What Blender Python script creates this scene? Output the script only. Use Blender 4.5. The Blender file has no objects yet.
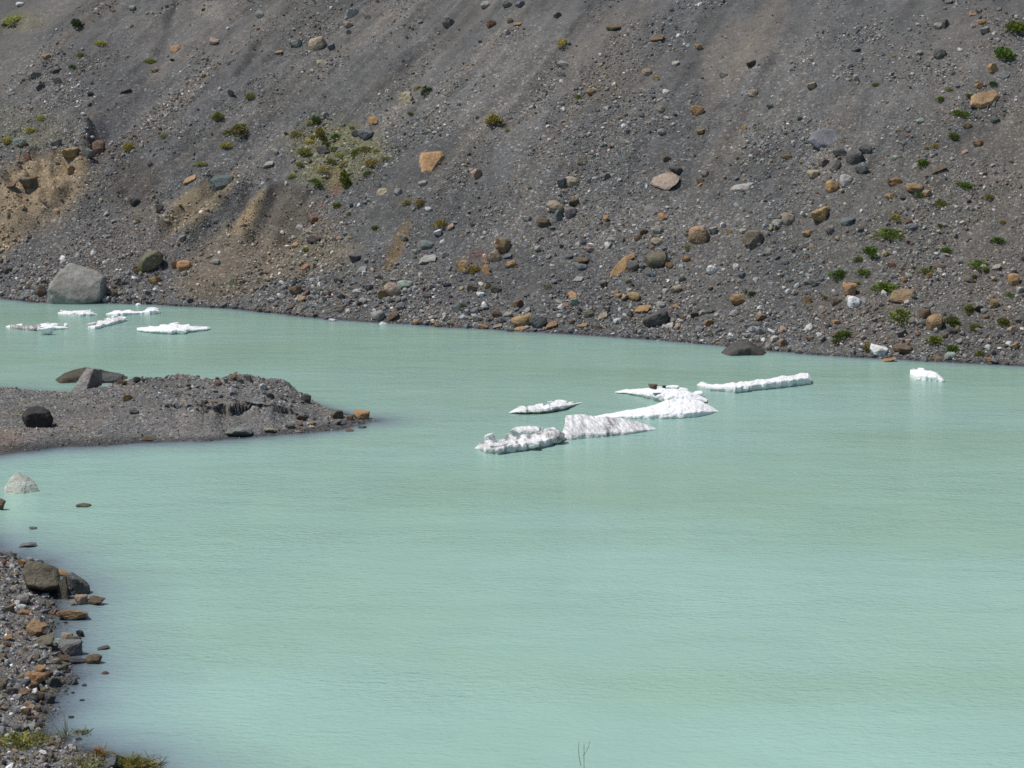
import bpy, bmesh, math, random
import numpy as np
from mathutils import Vector, Matrix

rng = np.random.default_rng(11)
random.seed(7)
sc = bpy.context.scene
COL = sc.collection

# ------------------------------------------------------------------ noise
def _hash(ix, iy, iz, seed):
    h = (ix.astype(np.int64) * 374761393 + iy.astype(np.int64) * 668265263
         + iz.astype(np.int64) * 2147483647 + seed * 1274126177) & 0xFFFFFFFF
    h = ((h ^ (h >> 13)) * 1274126177) & 0xFFFFFFFF
    h = ((h ^ (h >> 16)) * 2246822519) & 0xFFFFFFFF
    return ((h ^ (h >> 15)) & 0xFFFFFF) / float(0xFFFFFF) * 2 - 1

def noise3(x, y, z, seed=0):
    x = np.asarray(x, float); y = np.asarray(y, float) + x * 0; z = np.asarray(z, float) + x * 0
    ix, iy, iz = np.floor(x), np.floor(y), np.floor(z)
    fx, fy, fz = x - ix, y - iy, z - iz
    fx = fx * fx * fx * (fx * (fx * 6 - 15) + 10); fy = fy * fy * fy * (fy * (fy * 6 - 15) + 10); fz = fz * fz * fz * (fz * (fz * 6 - 15) + 10)
    def c(a, b, d): return _hash(ix + a, iy + b, iz + d, seed)
    x00 = c(0,0,0) * (1-fx) + c(1,0,0) * fx; x10 = c(0,1,0) * (1-fx) + c(1,1,0) * fx
    x01 = c(0,0,1) * (1-fx) + c(1,0,1) * fx; x11 = c(0,1,1) * (1-fx) + c(1,1,1) * fx
    return (x00 * (1-fy) + x10 * fy) * (1-fz) + (x01 * (1-fy) + x11 * fy) * fz

def fbm(x, y, z=0.0, oct=4, seed=0, gain=.5):
    a, f, r, n = 1.0, 1.0, 0.0, 0.0
    for k in range(oct):
        r = r + a * noise3(np.asarray(x) * f + 17.3 * k, np.asarray(y) * f - 9.1 * k, np.asarray(z) * f + 4.7 * k, seed + k)
        n += a; a *= gain; f *= 2.03
    return r / n

def sstep(a, b, x):
    t = np.clip((x - a) / (b - a), 0, 1); return t * t * (3 - 2 * t)

# ------------------------------------------------------------------ camera
CAMZ, PITCH, FPX = 14.0, math.radians(8.75), 2177.8
cp, sp = math.cos(PITCH), math.sin(PITCH)
def ray(u, v):
    u = np.asarray(u, float); v = np.asarray(v, float)
    a = (u - 512) / FPX; b = -(v - 384) / FPX
    return a, cp + b * sp, -sp + b * cp          # x, y, z of direction
def project(x, y, z):
    dz = z - CAMZ
    d = y * cp - dz * sp; h = y * sp + dz * cp
    d = np.maximum(d, 1e-3)
    return 512 + FPX * x / d, 384 - FPX * h / d
def onplane(u, v, z=0.0):
    a, b, c = ray(u, v); k = (z - CAMZ) / c
    return a * k, b * k

cam = bpy.data.cameras.new('camera'); co = bpy.data.objects.new('camera', cam); COL.objects.link(co)
co.location = (0, 0, CAMZ); co.rotation_euler = (math.pi / 2 - PITCH, 0, 0)
cam.sensor_width = 36; cam.lens = 36 * FPX / 1024; cam.clip_start = .1; cam.clip_end = 3000
sc.camera = co

# ------------------------------------------------------------------ terrain functions
SH = np.array([(-120,292),(0,299),(40,302),(110,303),(160,304),(230,308),(300,316),(340,320),(380,323),(440,327),(520,331),
               (600,335),(680,341),(735,348),(775,352),(830,356),(900,360),(960,363),(1024,366),(1150,374)], float)
shx, shy = onplane(SH[:,0], SH[:,1])
P0 = np.array([shx[1], shy[1]]); P1 = np.array([shx[-2], shy[-2]])
AX = (P1 - P0) / np.linalg.norm(P1 - P0); NR = np.array([-AX[1], AX[0]])
def st(x, y):
    dx = x - P0[0]; dy = y - P0[1]
    return dx * AX[0] + dy * AX[1], dx * NR[0] + dy * NR[1]
def ts(s, t):
    return P0[0] + s * AX[0] + t * NR[0], P0[1] + s * AX[1] + t * NR[1]
sh_s, sh_t = st(shx, shy)
def shore_t(s):
    r = np.interp(s, sh_s, sh_t)
    return r + .25 * fbm(s * .8, 0 * s + 3.3, 0, 3, 5) + .35 * noise3(s * .2, 0 * s + .7, 0, 9)

# bumps on the slope: (u0,v0,u1,v1,width px,height m)
RIDGES = [(78,148,-10,205,26,.9),(75,178,0,232,16,.5),(208,178,160,226,7,.45),(238,186,186,236,8,.5),(266,188,242,236,8,.55),
          (290,200,272,250,9,.3),(226,180,200,215,5,-.35),(252,190,225,240,5,-.4),(285,185,258,238,7,-.45),
          (112,130,92,160,8,-.4),(110,128,175,55,9,-.45),(178,0,158,45,4,-.5),(250,30,215,85,5,-.45),(300,0,240,70,6,-.3),
          (205,85,150,150,8,-.3),(140,165,120,205,18,-.5),(336,165,330,195,9,-.35),(405,232,390,262,6,-.25),(730,30,700,90,10,-.2),
          (790,0,760,60,10,.25),(620,0,560,90,14,-.2),(420,0,370,110,16,.2),(480,20,400,150,12,-.2)]
def segdist(u, v, a, b, c, d):
    dx, dy = c - a, d - b; L = dx * dx + dy * dy
    k = np.clip(((u - a) * dx + (v - b) * dy) / L, 0, 1)
    return np.hypot(u - a - k * dx, v - b - k * dy)

def hill(x, y):
    s, t = st(x, y); tt = t - shore_t(s)
    up = np.maximum(tt, 0)
    z = .67 * up - .55 * (1 - np.exp(-up / 3.0))
    z = np.where(tt < 0, .45 * tt, z)
    crest = 37 + 3 * noise3(s * .03, 0 * s, 0, 21) + 1.2 * noise3(s * .15, 0 * s, 0, 22)
    z = np.where(z > crest - 6, crest - 6 * np.exp(-(z - crest + 6) / 6), z)
    u, v = project(x, y, z)
    amp = sstep(0, 5, tt)
    sk = s - .35 * tt * sstep(40, 5, s)                       # runnels lean more in the left half
    w = sk + 1.2 * fbm(s * .12, tt * .12, 0, 2, 31)
    lf = .35 + .65 * sstep(34, 8, s)
    g = (.42 * noise3(w * .45, tt * .05, 0, 32) + .26 * noise3(w * 1.05, tt * .09, 0, 33)) * sstep(1, 9, tt) * lf
    g = g + (.12 * noise3(w * 2.6, tt * .2, 0, 34)) * sstep(2, 12, tt) * lf
    b = .5 * fbm(s * .16, tt * .16, 0, 3, 35) + .16 * fbm(s * .7, tt * .7, 0, 3, 36)
    z = z + amp * (.5 * g + b)
    for (a, bb, c, d, wd, h) in RIDGES:
        q = segdist(u, v, a, bb, c, d) / wd
        z = z + np.where(h > 0, 1.35, .8) * h * np.exp(-q * q) * amp * (.8 + .5 * noise3(u * .07, v * .07, 0, int(a)))
    # small ledges in the sandy bank on the left
    m = np.exp(-((u - 35) / 42) ** 2 - ((v - 190) / 34) ** 2)
    q = fbm(x * .8, y * .8, z * 1.2, 4, 41); z = z + m * (.9 * (.35 - np.abs(q) * 1.5) + .4 * np.floor(q * 5) / 5) * amp
    z = z + amp * .05 * fbm(x * 2.6, y * 2.6, 0, 2, 42)
    return z

NEAR = np.array([(-30,541),(0,554),(30,563),(58,590),(55,615),(53,640),(64,660),(68,678),(58,692),(52,708),(42,722),(46,733),
                 (65,741),(90,751),(115,763),(150,786),(230,835),(400,880),(700,905),(1000,885)], float)
nx, ny = onplane(NEAR[:,0], NEAR[:,1])
LAND = [(-19,60.5),(-22.5,66),(-24,71),(-25,75)][::-1]
poly = [(-120,100),(-60,93),(-32,89),(-27,82)] + LAND + list(zip(nx, ny)) + [(22,33),(40,36),(80,45),(140,60),(140,-40),(-120,-40)]
poly = np.array(poly, float)
def bank_d(x, y):
    x = np.asarray(x, float); y = np.asarray(y, float)
    dm = np.full(x.shape, 1e9); ins = np.zeros(x.shape, bool)
    n = len(poly)
    for i in range(n):
        (ax, ay), (bx, by) = poly[i], poly[(i + 1) % n]
        dm = np.minimum(dm, segdist(x, y, ax, ay, bx, by))
        c = ((ay > y) != (by > y))
        with np.errstate(divide='ignore', invalid='ignore'):
            xi = (bx - ax) * (y - ay) / (by - ay if by != ay else 1e-9) + ax
        ins ^= c & (x < xi)
    return np.where(ins, dm, -dm)
def bank(x, y):
    d = bank_d(x, y)
    d = d + .3 * fbm(x * 1.1, y * 1.1, 0, 4, 51)
    up = np.maximum(d, 0)
    z = .2 * np.minimum(up, 3) + .395 * np.maximum(up - 3, 0)
    z = np.where(z > 11.6, 12.4 - .8 * np.exp(-(z - 11.6) / .8), z)
    z = z + sstep(.3, 3, up) * (.10 * fbm(x * .8, y * .8, 0, 3, 52)) + sstep(.1, 1, up) * .03 * fbm(x * 4, y * 4, 0, 2, 53)
    return np.where(d < 0, np.where(d > -3, .10 * d, -.3 + .3 * (d + 3)), z)

# the gravel spit, drawn by its two water edges and its crest
SN = np.array([(-80,470),(-20,458),(0,454),(30,450),(60,447),(150,442),(200,441),(250,437),(320,431),(345,428),(362,424),(371,421)], float)
SF = np.array([(-80,385),(-20,389),(0,391),(30,392.5),(70,396),(100,396),(130,396),(215,399),(290,401),(318,407),(345,414.5),(360,418),(371,420.5)], float)
SC = np.array([(-80,380),(-20,386),(0,388.5),(30,390),(70,393),(100,388),(130,381),(175,376),(215,378.5),(250,376.5),(275,380),(290,385),(310,399),(325,408),(345,415),(360,419),(371,421)], float)
snx, sny = onplane(SN[:,0], SN[:,1]); sfx, sfy = onplane(SF[:,0], SF[:,1])
def spit_uv(x, y):
    return 512 + FPX * x / (y * cp + CAMZ * sp)
def spit(x, y, lipout=False):
    u = spit_uv(x, y)
    yn = onplane(u, np.interp(u, SN[:,0], SN[:,1]))[1]; yf = onplane(u, np.interp(u, SF[:,0], SF[:,1]))[1]
    jit = .25 * fbm(x * 1.2, y * .6, 0, 3, 61) * sstep(371, 340, u)
    yn = yn + jit; yf = np.maximum(yf, yn + .05)
    wdt = yf - yn; w = (y - yn) / wdt
    wc = .72
    yc = yn + wc * wdt
    vs = np.interp(u, SC[:,0], SC[:,1])
    b = -(vs - 384) / FPX
    zc = np.maximum(CAMZ + yc * (-sp + b * cp) / (cp + b * sp), .02)
    scp = sstep(140, 185, u) * sstep(335, 300, u)
    ws = .36 + .07 * noise3(u * .02, u * 0, 0, 62) + .03 * noise3(u * .09, u * 0, 0, 63)
    ws = ws - .05 * np.exp(-((u - 205) / 20) ** 2) + .05 * np.exp(-((u - 240) / 14) ** 2) + .035 * fbm(u * .22, y * .8, 0, 3, 66)
    prof_s = np.interp(w, [0, .3, .72, 1], [0, .35, 1, 0])
    hs = np.interp(u, [140,155,170,185,205,214,228,240,250,268,288,305,320], [0,.07,.12,.17,.25,.12,.30,.30,.18,.12,.22,.22,.04]) * (1 + .5 * noise3(u * .13, u * 0, 0, 68))
    beach = (.60 - hs) * w / np.maximum(ws, .05)
    k = sstep(0, .022, w - ws)
    above = .60 + .40 * sstep(0, 1, (w - ws) / (wc - ws))
    prof_c = np.where(w < ws + .035, beach * (1 - k) + above * k, above)
    prof_c = np.where(w > wc, 1 - ((w - wc) / (1 - wc)) ** 1.6, prof_c)
    p = prof_s * (1 - scp) + prof_c * scp
    n = .16 * fbm(x * 1.1, y * 1.1, 0, 3, 64) + .09 * fbm(x * 3.3, y * 3.3, 0, 3, 65)
    z = p * zc + n * np.clip(p, 0, 1) * np.clip(zc, .2, 1)
    out = np.maximum(-w, w - 1) * wdt
    z = np.where((w < 0) | (w > 1), -.13 * np.maximum(out, 0), z)
    dx = np.maximum(u - 371, 0) * .038
    z = np.where(u > 371, -.13 * np.hypot(np.maximum(out, 0), dx), z)
    if lipout: return scp * np.exp(-((w - ws - .034) / .03) ** 2) * (.3 + hs * 1.6) * np.clip(.75 + .9 * noise3(u * .12, u * 0, 0, 67), .1, 1.6) + .8 * scp * np.exp(-((w - ws - .012) / .02) ** 2) * fbm(x * 4, z * 7, y * 2, 3, 69)
    return np.maximum(z, -2.5) - np.where(u < -78, 5, 0)

def H(x, y):
    return np.maximum(np.maximum(hill(x, y), spit(x, y)), bank(x, y))

_ys = np.arange(36, 190, .12)
def hit(us, vs):
    """world points where the view rays through photo pixels meet land or water"""
    us = np.atleast_1d(np.asarray(us, float)); vs = np.atleast_1d(np.asarray(vs, float))
    a, b, c = ray(us, vs)
    K = _ys[None, :] / b[:, None]
    X = a[:, None] * K; Y = _ys[None, :] + 0 * K; Z = CAMZ + c[:, None] * K
    T = np.empty_like(X)
    n = X.shape[0]
    for i in range(0, n, 40):
        T[i:i+40] = np.maximum(H(X[i:i+40], Y[i:i+40]), 0.0)
    D = Z - T
    idx = np.argmax(D < 0, axis=1)
    idx = np.maximum(idx, 1); r = np.arange(n)
    d0, d1 = D[r, idx-1], D[r, idx]
    f = np.clip(d0 / np.maximum(d0 - d1, 1e-9), 0, 1)
    y = _ys[idx-1] * (1-f) + _ys[idx] * f; k = y / b
    return np.stack([a * k, y, CAMZ + c * k], 1)

# ------------------------------------------------------------------ mesh helpers
def mesh_np(name, verts, faces, mat, smooth=False, cols=None, colname='Col', extra=None):
    me = bpy.data.meshes.new(name)
    verts = np.asarray(verts, np.float32); faces = np.asarray(faces, np.int32)
    k = faces.shape[1]
    me.vertices.add(len(verts)); me.vertices.foreach_set('co', verts.ravel())
    me.loops.add(faces.size); me.loops.foreach_set('vertex_index', faces.ravel())
    me.polygons.add(len(faces))
    me.polygons.foreach_set('loop_start', np.arange(0, faces.size, k, dtype=np.int32))
    if smooth: me.polygons.foreach_set('use_smooth', np.ones(len(faces), bool))
    else: me.polygons.foreach_set('use_smooth', np.zeros(len(faces), bool))
    if cols is not None:
        a = me.attributes.new(colname, 'FLOAT_COLOR', 'POINT')
        c = np.ones((len(verts), 4), np.float32); c[:, :3] = cols
        a.data.foreach_set('color', c.ravel())
    for nm, arr in (extra or {}).items():
        a = me.attributes.new(nm, 'FLOAT', 'POINT'); a.data.foreach_set('value', np.asarray(arr, np.float32))
    me.materials.append(mat)
    me.update(calc_edges=True); me.validate()
    return me
def link(name, me, parent=None):
    o = bpy.data.objects.new(name, me); COL.objects.link(o)
    if parent is not None: o.parent = parent
    return o
def grid_faces(nu, nv):
    i = np.arange(nu * nv).reshape(nv, nu)
    return np.stack([i[:-1,:-1].ravel(), i[:-1,1:].ravel(), i[1:,1:].ravel(), i[1:,:-1].ravel()], 1)
def tag(o, label=None, cat=None, group=None, kind=None):
    if label: o['label'] = label
    if cat: o['category'] = cat
    if group: o['group'] = group
    if kind: o['kind'] = kind
    return o

# ------------------------------------------------------------------ materials
class N:
    def __init__(s, name):
        s.m = bpy.data.materials.new(name); s.m.use_nodes = True
        s.t = s.m.node_tree; s.t.nodes.clear(); s.out = s.t.nodes.new('ShaderNodeOutputMaterial')
    def n(s, typ, **kw):
        nd = s.t.nodes.new('ShaderNode' + typ)
        for k, v in kw.items():
            if k.startswith('i_'):
                key = k[2:]
                nd.inputs[int(key) if key.isdigit() else key.replace('_', ' ')].default_value = v
            else: setattr(nd, k, v)
        return nd
    def l(s, a, b): s.t.links.new(a, b)
    def mul(s, a, b):
        m = s.n('Mix', data_type='RGBA', blend_type='MULTIPLY'); m.inputs[0].default_value = 1
        s.l(a, m.inputs[6]); s.l(b, m.inputs[7]); return m.outputs[2]
    def mixc(s, f, a, b):
        m = s.n('Mix', data_type='RGBA')
        for i, q in ((0, f), (6, a), (7, b)):
            if isinstance(q, (int, float)): m.inputs[i].default_value = q
            elif isinstance(q, tuple): m.inputs[i].default_value = (*q, 1)
            else: s.l(q, m.inputs[i])
        return m.outputs[2]
    def math(s, op, a, b=0.0, clamp=False):
        m = s.n('Math', operation=op, use_clamp=clamp)
        for i, q in enumerate((a, b)):
            if isinstance(q, (int, float)): m.inputs[i].default_value = q
            else: s.l(q, m.inputs[i])
        return m.outputs[0]
    def ramp(s, f, *pts):
        r = s.n('ValToRGB'); e = r.color_ramp.elements
        while len(e) < len(pts): e.new(.5)
        for q, (p, c) in zip(e, pts):
            q.position = p; q.color = (*c, 1) if isinstance(c, tuple) else (c, c, c, 1)
        s.l(f, r.inputs[0]); return r.outputs[0]
    def noise(s, vec, scale, detail=4, rough=.55):
        q = s.n('TexNoise'); q.inputs['Scale'].default_value = scale; q.inputs['Detail'].default_value = detail; q.inputs['Roughness'].default_value = rough
        s.l(vec, q.inputs['Vector']); return q.outputs['Fac']
    def bump(s, h, strength, dist, normal=None):
        b = s.n('Bump'); b.inputs['Strength'].default_value = strength; b.inputs['Distance'].default_value = dist
        s.l(h, b.inputs['Height'])
        if normal is not None: s.l(normal, b.inputs['Normal'])
        return b.outputs[0]

def mat_ground(name, cell):
    q = N(name)
    pos = q.n('NewGeometry').outputs['Position']
    col = q.n('Attribute', attribute_name='Col').outputs['Color']
    peb = q.n('Attribute', attribute_name='peb').outputs['Fac']
    c = col; hs = []
    for sc_, amt in ((1 / cell, 1.0), (2.1 / cell, .9)):
        vo = q.n('TexVoronoi'); vo.inputs['Scale'].default_value = sc_; q.l(pos, vo.inputs['Vector'])
        sep = q.n('SeparateColor'); q.l(vo.outputs['Color'], sep.inputs[0])
        br = q.ramp(sep.outputs[0], (0, .72), (.55, .95), (.85, 1.22), (.95, 1.5), (1, 2.6))
        hu = q.ramp(sep.outputs[1], (0, (.93, .98, 1.05)), (.55, (1, 1, 1)), (.86, (1.02, 1, .95)), (.95, (1.15, 1.0, .82)), (1, (1.3, 1.0, .72)))
        f = q.math('MULTIPLY', peb, amt)
        c = q.mul(c, q.mixc(f, (1., 1., 1.), q.mul(br, hu)))
        inv = q.math('SUBTRACT', 1.0, vo.outputs['Distance'])
        hs.append(inv)
    n1 = q.noise(pos, 1.3, 6, .65); c = q.mul(c, q.ramp(n1, (.25, .78), (.75, 1.2)))
    n2 = q.noise(pos, 22, 3, .6); c = q.mul(c, q.ramp(n2, (.25, .75), (.75, 1.22)))
    bs = q.n('BsdfPrincipled'); bs.inputs['Roughness'].default_value = .95; bs.inputs['Specular IOR Level'].default_value = .15
    q.l(c, bs.inputs['Base Color'])
    h = q.math('ADD', hs[0], q.math('MULTIPLY', hs[1], .5)); h = q.math('MULTIPLY', h, peb); h = q.math('ADD', h, q.math('MULTIPLY', n2, .6))
    q.l(q.bump(h, .8, cell * .45), bs.inputs['Normal'])
    q.l(bs.outputs[0], q.out.inputs[0]); return q.m

def mat_rock():
    q = N('rock')
    tc = q.n('TexCoord').outputs['Object']; oi = q.n('ObjectInfo')
    off = q.n('VectorMath', operation='ADD'); q.l(tc, off.inputs[0])
    cb = q.n('CombineXYZ'); r10 = q.math('MULTIPLY', oi.outputs['Random'], 37.0); q.l(r10, cb.inputs[0]); q.l(r10, cb.inputs[1]); q.l(cb.outputs[0], off.inputs[1])
    v = off.outputs[0]
    n1 = q.noise(v, 2.2, 7, .68); n2 = q.noise(v, 9, 6, .7); n3 = q.noise(v, 30, 3, .6)
    c = q.mul(oi.outputs['Color'], q.ramp(n1, (.3, (.56, .54, .52)), (.48, (1.0, .98, .95)), (.6, (1.08, 1.08, 1.08)), (.74, (1.4, 1.42, 1.42))))
    c = q.mul(c, q.ramp(n2, (.3, .7), (.55, 1.02), (.75, 1.28)))
    c = q.mul(c, q.ramp(n3, (.3, .78), (.7, 1.2)))
    st_ = q.ramp(q.noise(v, 1.4, 5, .6), (.52, 0.0), (.66, .5))
    c = q.mixc(st_, c, q.mul(c, q.mixc(1.0, (1., 1., 1.), (.72, .66, .58))))
    bs = q.n('BsdfPrincipled'); bs.inputs['Roughness'].default_value = .9; bs.inputs['Specular IOR Level'].default_value = .2
    q.l(c, bs.inputs['Base Color'])
    h = q.math('ADD', q.math('MULTIPLY', n1, 1.0), q.math('ADD', q.math('MULTIPLY', n2, .45), q.math('MULTIPLY', n3, .18)))
    q.l(q.bump(h, .8, .14), bs.inputs['Normal'])
    q.l(bs.outputs[0], q.out.inputs[0]); return q.m

def mat_scree():
    q = N('scree_stone')
    pos = q.n('NewGeometry').outputs['Position']
    col = q.n('Attribute', attribute_name='Col').outputs['Color']
    n2 = q.noise(pos, 25, 3, .6)
    c = q.mul(col, q.ramp(n2, (.25, .72), (.75, 1.25)))
    bs = q.n('BsdfPrincipled'); bs.inputs['Roughness'].default_value = .9; bs.inputs['Specular IOR Level'].default_value = .2
    q.l(c, bs.inputs['Base Color']); q.l(bs.outputs[0], q.out.inputs[0]); return q.m

def mat_ice():
    q = N('glacier_ice')
    pos = q.n('NewGeometry').outputs['Position']
    dirt = q.n('Attribute', attribute_name='dirt').outputs['Fac']
    under = q.n('Attribute', attribute_name='under').outputs['Fac']
    mp = q.n('Mapping', vector_type='TEXTURE'); mp.inputs['Rotation'].default_value = (0, 0, .24); mp.inputs['Scale'].default_value = (.17, 1.3, .5); q.l(pos, mp.inputs[0])
    n1 = q.noise(mp.outputs[0], 1.0, 6, .7); n2 = q.noise(pos, 7, 5, .65)
    band = q.ramp(n1, (.44, 0.0), (.54, .6), (.64, 1.0))
    spk = q.ramp(n2, (.5, 0.0), (.64, .75))
    f = q.math('MULTIPLY', q.math('MAXIMUM', band, spk), dirt, True)
    f2 = q.math('ADD', f, q.math('MULTIPLY', q.math('SUBTRACT', dirt, .75), 2.6, True), True)
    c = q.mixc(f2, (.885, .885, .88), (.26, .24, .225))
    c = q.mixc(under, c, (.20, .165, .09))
    blu = q.ramp(q.noise(pos, 1.1, 3, .5), (.5, 0.0), (.8, .2))
    c = q.mixc(blu, c, q.mul(c, q.mixc(1.0, (1., 1., 1.), (.8, .93, .97))))
    bs = q.n('BsdfPrincipled'); bs.inputs['Roughness'].default_value = .55; bs.inputs['Specular IOR Level'].default_value = .3
    bs.inputs['Subsurface Weight'].default_value = .12; bs.inputs['Subsurface Radius'].default_value = (.06, .09, .1); bs.inputs['Subsurface Scale'].default_value = 1.0
    q.l(c, bs.inputs['Base Color'])
    h = q.math('ADD', n2, q.math('MULTIPLY', q.noise(pos, 24, 4, .6), .4))
    q.l(q.bump(h, .7, .07), bs.inputs['Normal'])
    q.l(bs.outputs[0], q.out.inputs[0]); return q.m

def mat_plant():
    q = N('foliage')
    oi = q.n('ObjectInfo'); var = q.n('Attribute', attribute_name='Col').outputs['Color']
    c = q.mul(oi.outputs['Color'], var)
    d = q.n('BsdfDiffuse'); t = q.n('BsdfTranslucent'); q.l(c, d.inputs[0]); q.l(c, t.inputs[0])
    m = q.n('MixShader'); m.inputs[0].default_value = .25; q.l(d.outputs[0], m.inputs[1]); q.l(t.outputs[0], m.inputs[2])
    q.l(m.outputs[0], q.out.inputs[0]); return q.m

def mat_water():
    q = N('glacial_water')
    pos = q.n('NewGeometry').outputs['Position']
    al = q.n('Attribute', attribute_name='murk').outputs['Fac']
    def mapped(sx, sy, rz):
        mp = q.n('Mapping'); mp.inputs['Scale'].default_value = (sx, sy, 1); mp.inputs['Rotation'].default_value = (0, 0, rz); q.l(pos, mp.inputs[0]); return mp.outputs[0]
    big = q.noise(mapped(.045, .10, .1), 1.0, 5, .6)
    silt = q.noise(mapped(.35, .12, -.15), 1.0, 5, .6)
    c = q.mixc(q.ramp(big, (.35, 0.0), (.68, 1.0)), (.322, .512, .446), (.282, .446, .348))
    c = q.mul(c, q.ramp(silt, (.3, (.96, .965, .98)), (.7, (1.035, 1.025, 1.0))))
    c = q.mixc(al, (.29, .365, .455), c)                       # blue of light scattered in thin water, painted into the diffuse colour
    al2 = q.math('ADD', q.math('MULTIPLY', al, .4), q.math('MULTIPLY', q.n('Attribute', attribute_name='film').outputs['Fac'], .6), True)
    w1 = q.noise(mapped(3.4, 6.4, .12), 1.0, 3, .55); w2 = q.noise(mapped(8.5, 14, -.1), 1.0, 2, .5); w3 = q.noise(mapped(.5, 1.1, .3), 1.0, 2, .5)
    gust = q.ramp(q.noise(mapped(.09, .2, .05), 1.0, 3, .6), (.34, .6), (.66, 1.15))
    h = q.math('ADD', q.math('MULTIPLY', w1, 1.0), q.math('ADD', q.math('MULTIPLY', w2, .38), q.math('MULTIPLY', w3, .9)))
    h = q.math('MULTIPLY', h, gust)
    nb = q.bump(h, .55, .05)
    dif = q.n('BsdfDiffuse'); q.l(c, dif.inputs[0]); q.l(nb, dif.inputs['Normal'])
    tr = q.n('BsdfTransparent'); tr.inputs[0].default_value = (.86, .93, .93, 1)
    body = q.n('MixShader'); q.l(al2, body.inputs[0]); q.l(tr.outputs[0], body.inputs[1]); q.l(dif.outputs[0], body.inputs[2])
    gl = q.n('BsdfGlossy'); gl.inputs['Roughness'].default_value = .16; q.l(nb, gl.inputs['Normal'])
    fr = q.n('Fresnel'); fr.inputs['IOR'].default_value = 1.33; q.l(nb, fr.inputs['Normal'])
    m = q.n('MixShader'); q.l(q.math('MULTIPLY', fr.outputs[0], 1.0, True), m.inputs[0]); q.l(body.outputs[0], m.inputs[1]); q.l(gl.outputs[0], m.inputs[2])
    q.l(m.outputs[0], q.out.inputs[0]); return q.m

M_HILL = mat_ground('scree_ground', .13); M_SPIT = mat_ground('spit_ground', .09); M_BANK = mat_ground('shore_ground', .06)
M_ROCK = mat_rock(); M_SCREE = mat_scree(); M_ICE = mat_ice(); M_PLANT = mat_plant(); M_WATER = mat_water()

# ------------------------------------------------------------------ hillside
GREY = np.array([.110, .110, .109])
# soil colours on the slope: centre, radii, tilt (deg), colour, strength, gravel amount there
SOIL = [(30,200,62,40,-28,(.225,.18,.125),.85,.5),(300,235,48,44,10,(.14,.122,.098),.7,.45),(250,255,75,34,-12,(.165,.138,.10),.75,.5),(150,235,60,26,-20,(.15,.132,.108),.5,.7),(35,188,48,30,-25,(.245,.19,.125),.9,.5),(5,235,45,14,-32,(.24,.185,.12),.95,.25),(75,165,14,12,0,(.26,.19,.11),.7,.5),
        (95,150,18,14,-40,(.10,.085,.075),.8,.8),(130,185,32,26,-30,(.085,.078,.072),.9,.7),(150,212,22,8,0,(.15,.135,.115),.7,.3),
        (185,208,12,34,40,(.22,.175,.115),.9,.3),(212,200,9,36,42,(.21,.17,.115),.8,.3),(250,212,8,30,32,(.235,.18,.115),1.0,.25),
        (285,215,28,32,20,(.105,.093,.078),.9,.4),(300,262,60,18,-12,(.155,.135,.105),.8,.5),(235,262,50,26,-10,(.15,.13,.105),.7,.6),
        (215,290,45,14,4,(.15,.125,.095),.7,.8),(336,180,8,15,8,(.15,.10,.07),1.0,.2),(335,152,52,36,0,(.165,.16,.085),.6,.8),(30,125,40,24,0,(.15,.145,.095),.4,.9),
        (398,244,8,28,25,(.17,.125,.075),.85,.5),(120,108,22,48,40,(.082,.082,.086),.7,.7),(165,40,5,40,12,(.075,.075,.08),.8,.4),
        (225,70,9,60,38,(.09,.09,.095),.6,.4),(200,40,55,40,0,(.135,.128,.122),.5,.25),(30,80,40,40,0,(.135,.13,.125),.6,.5),
        (300,40,45,60,30,(.135,.13,.123),.5,.35),(370,60,40,50,30,(.13,.127,.122),.4,.4),(730,60,26,50,30,(.165,.145,.125),.6,.3),
        (620,50,45,55,35,(.135,.122,.108),.6,.45),(775,20,12,40,20,(.17,.15,.13),.6,.3),(660,30,20,50,35,(.105,.107,.113),.5,.5),
        (840,40,70,60,20,(.12,.12,.12),.4,.4),(960,60,70,60,0,(.135,.128,.12),.5,.45),(930,250,130,110,0,(.121,.115,.104),.65,.75),
        (1010,240,60,120,0,(.135,.12,.105),.5,.6),(700,290,70,40,0,(.13,.122,.113),.5,.8),(860,320,60,35,0,(.13,.115,.1),.5,.5),
        (477,255,12,7,0,(.10,.065,.062),.8,.4),(440,295,40,18,0,(.105,.10,.102),.6,.4),(580,70,30,40,30,(.135,.122,.11),.4,.4),
        (60,250,60,40,-20,(.122,.117,.114),.5,.9),(130,240,60,30,0,(.122,.115,.112),.5,.9),(22,20,24,12,0,(.15,.145,.085),.5,.8),(209,9,16,9,0,(.2,.185,.16),.7,.3)]
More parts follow.
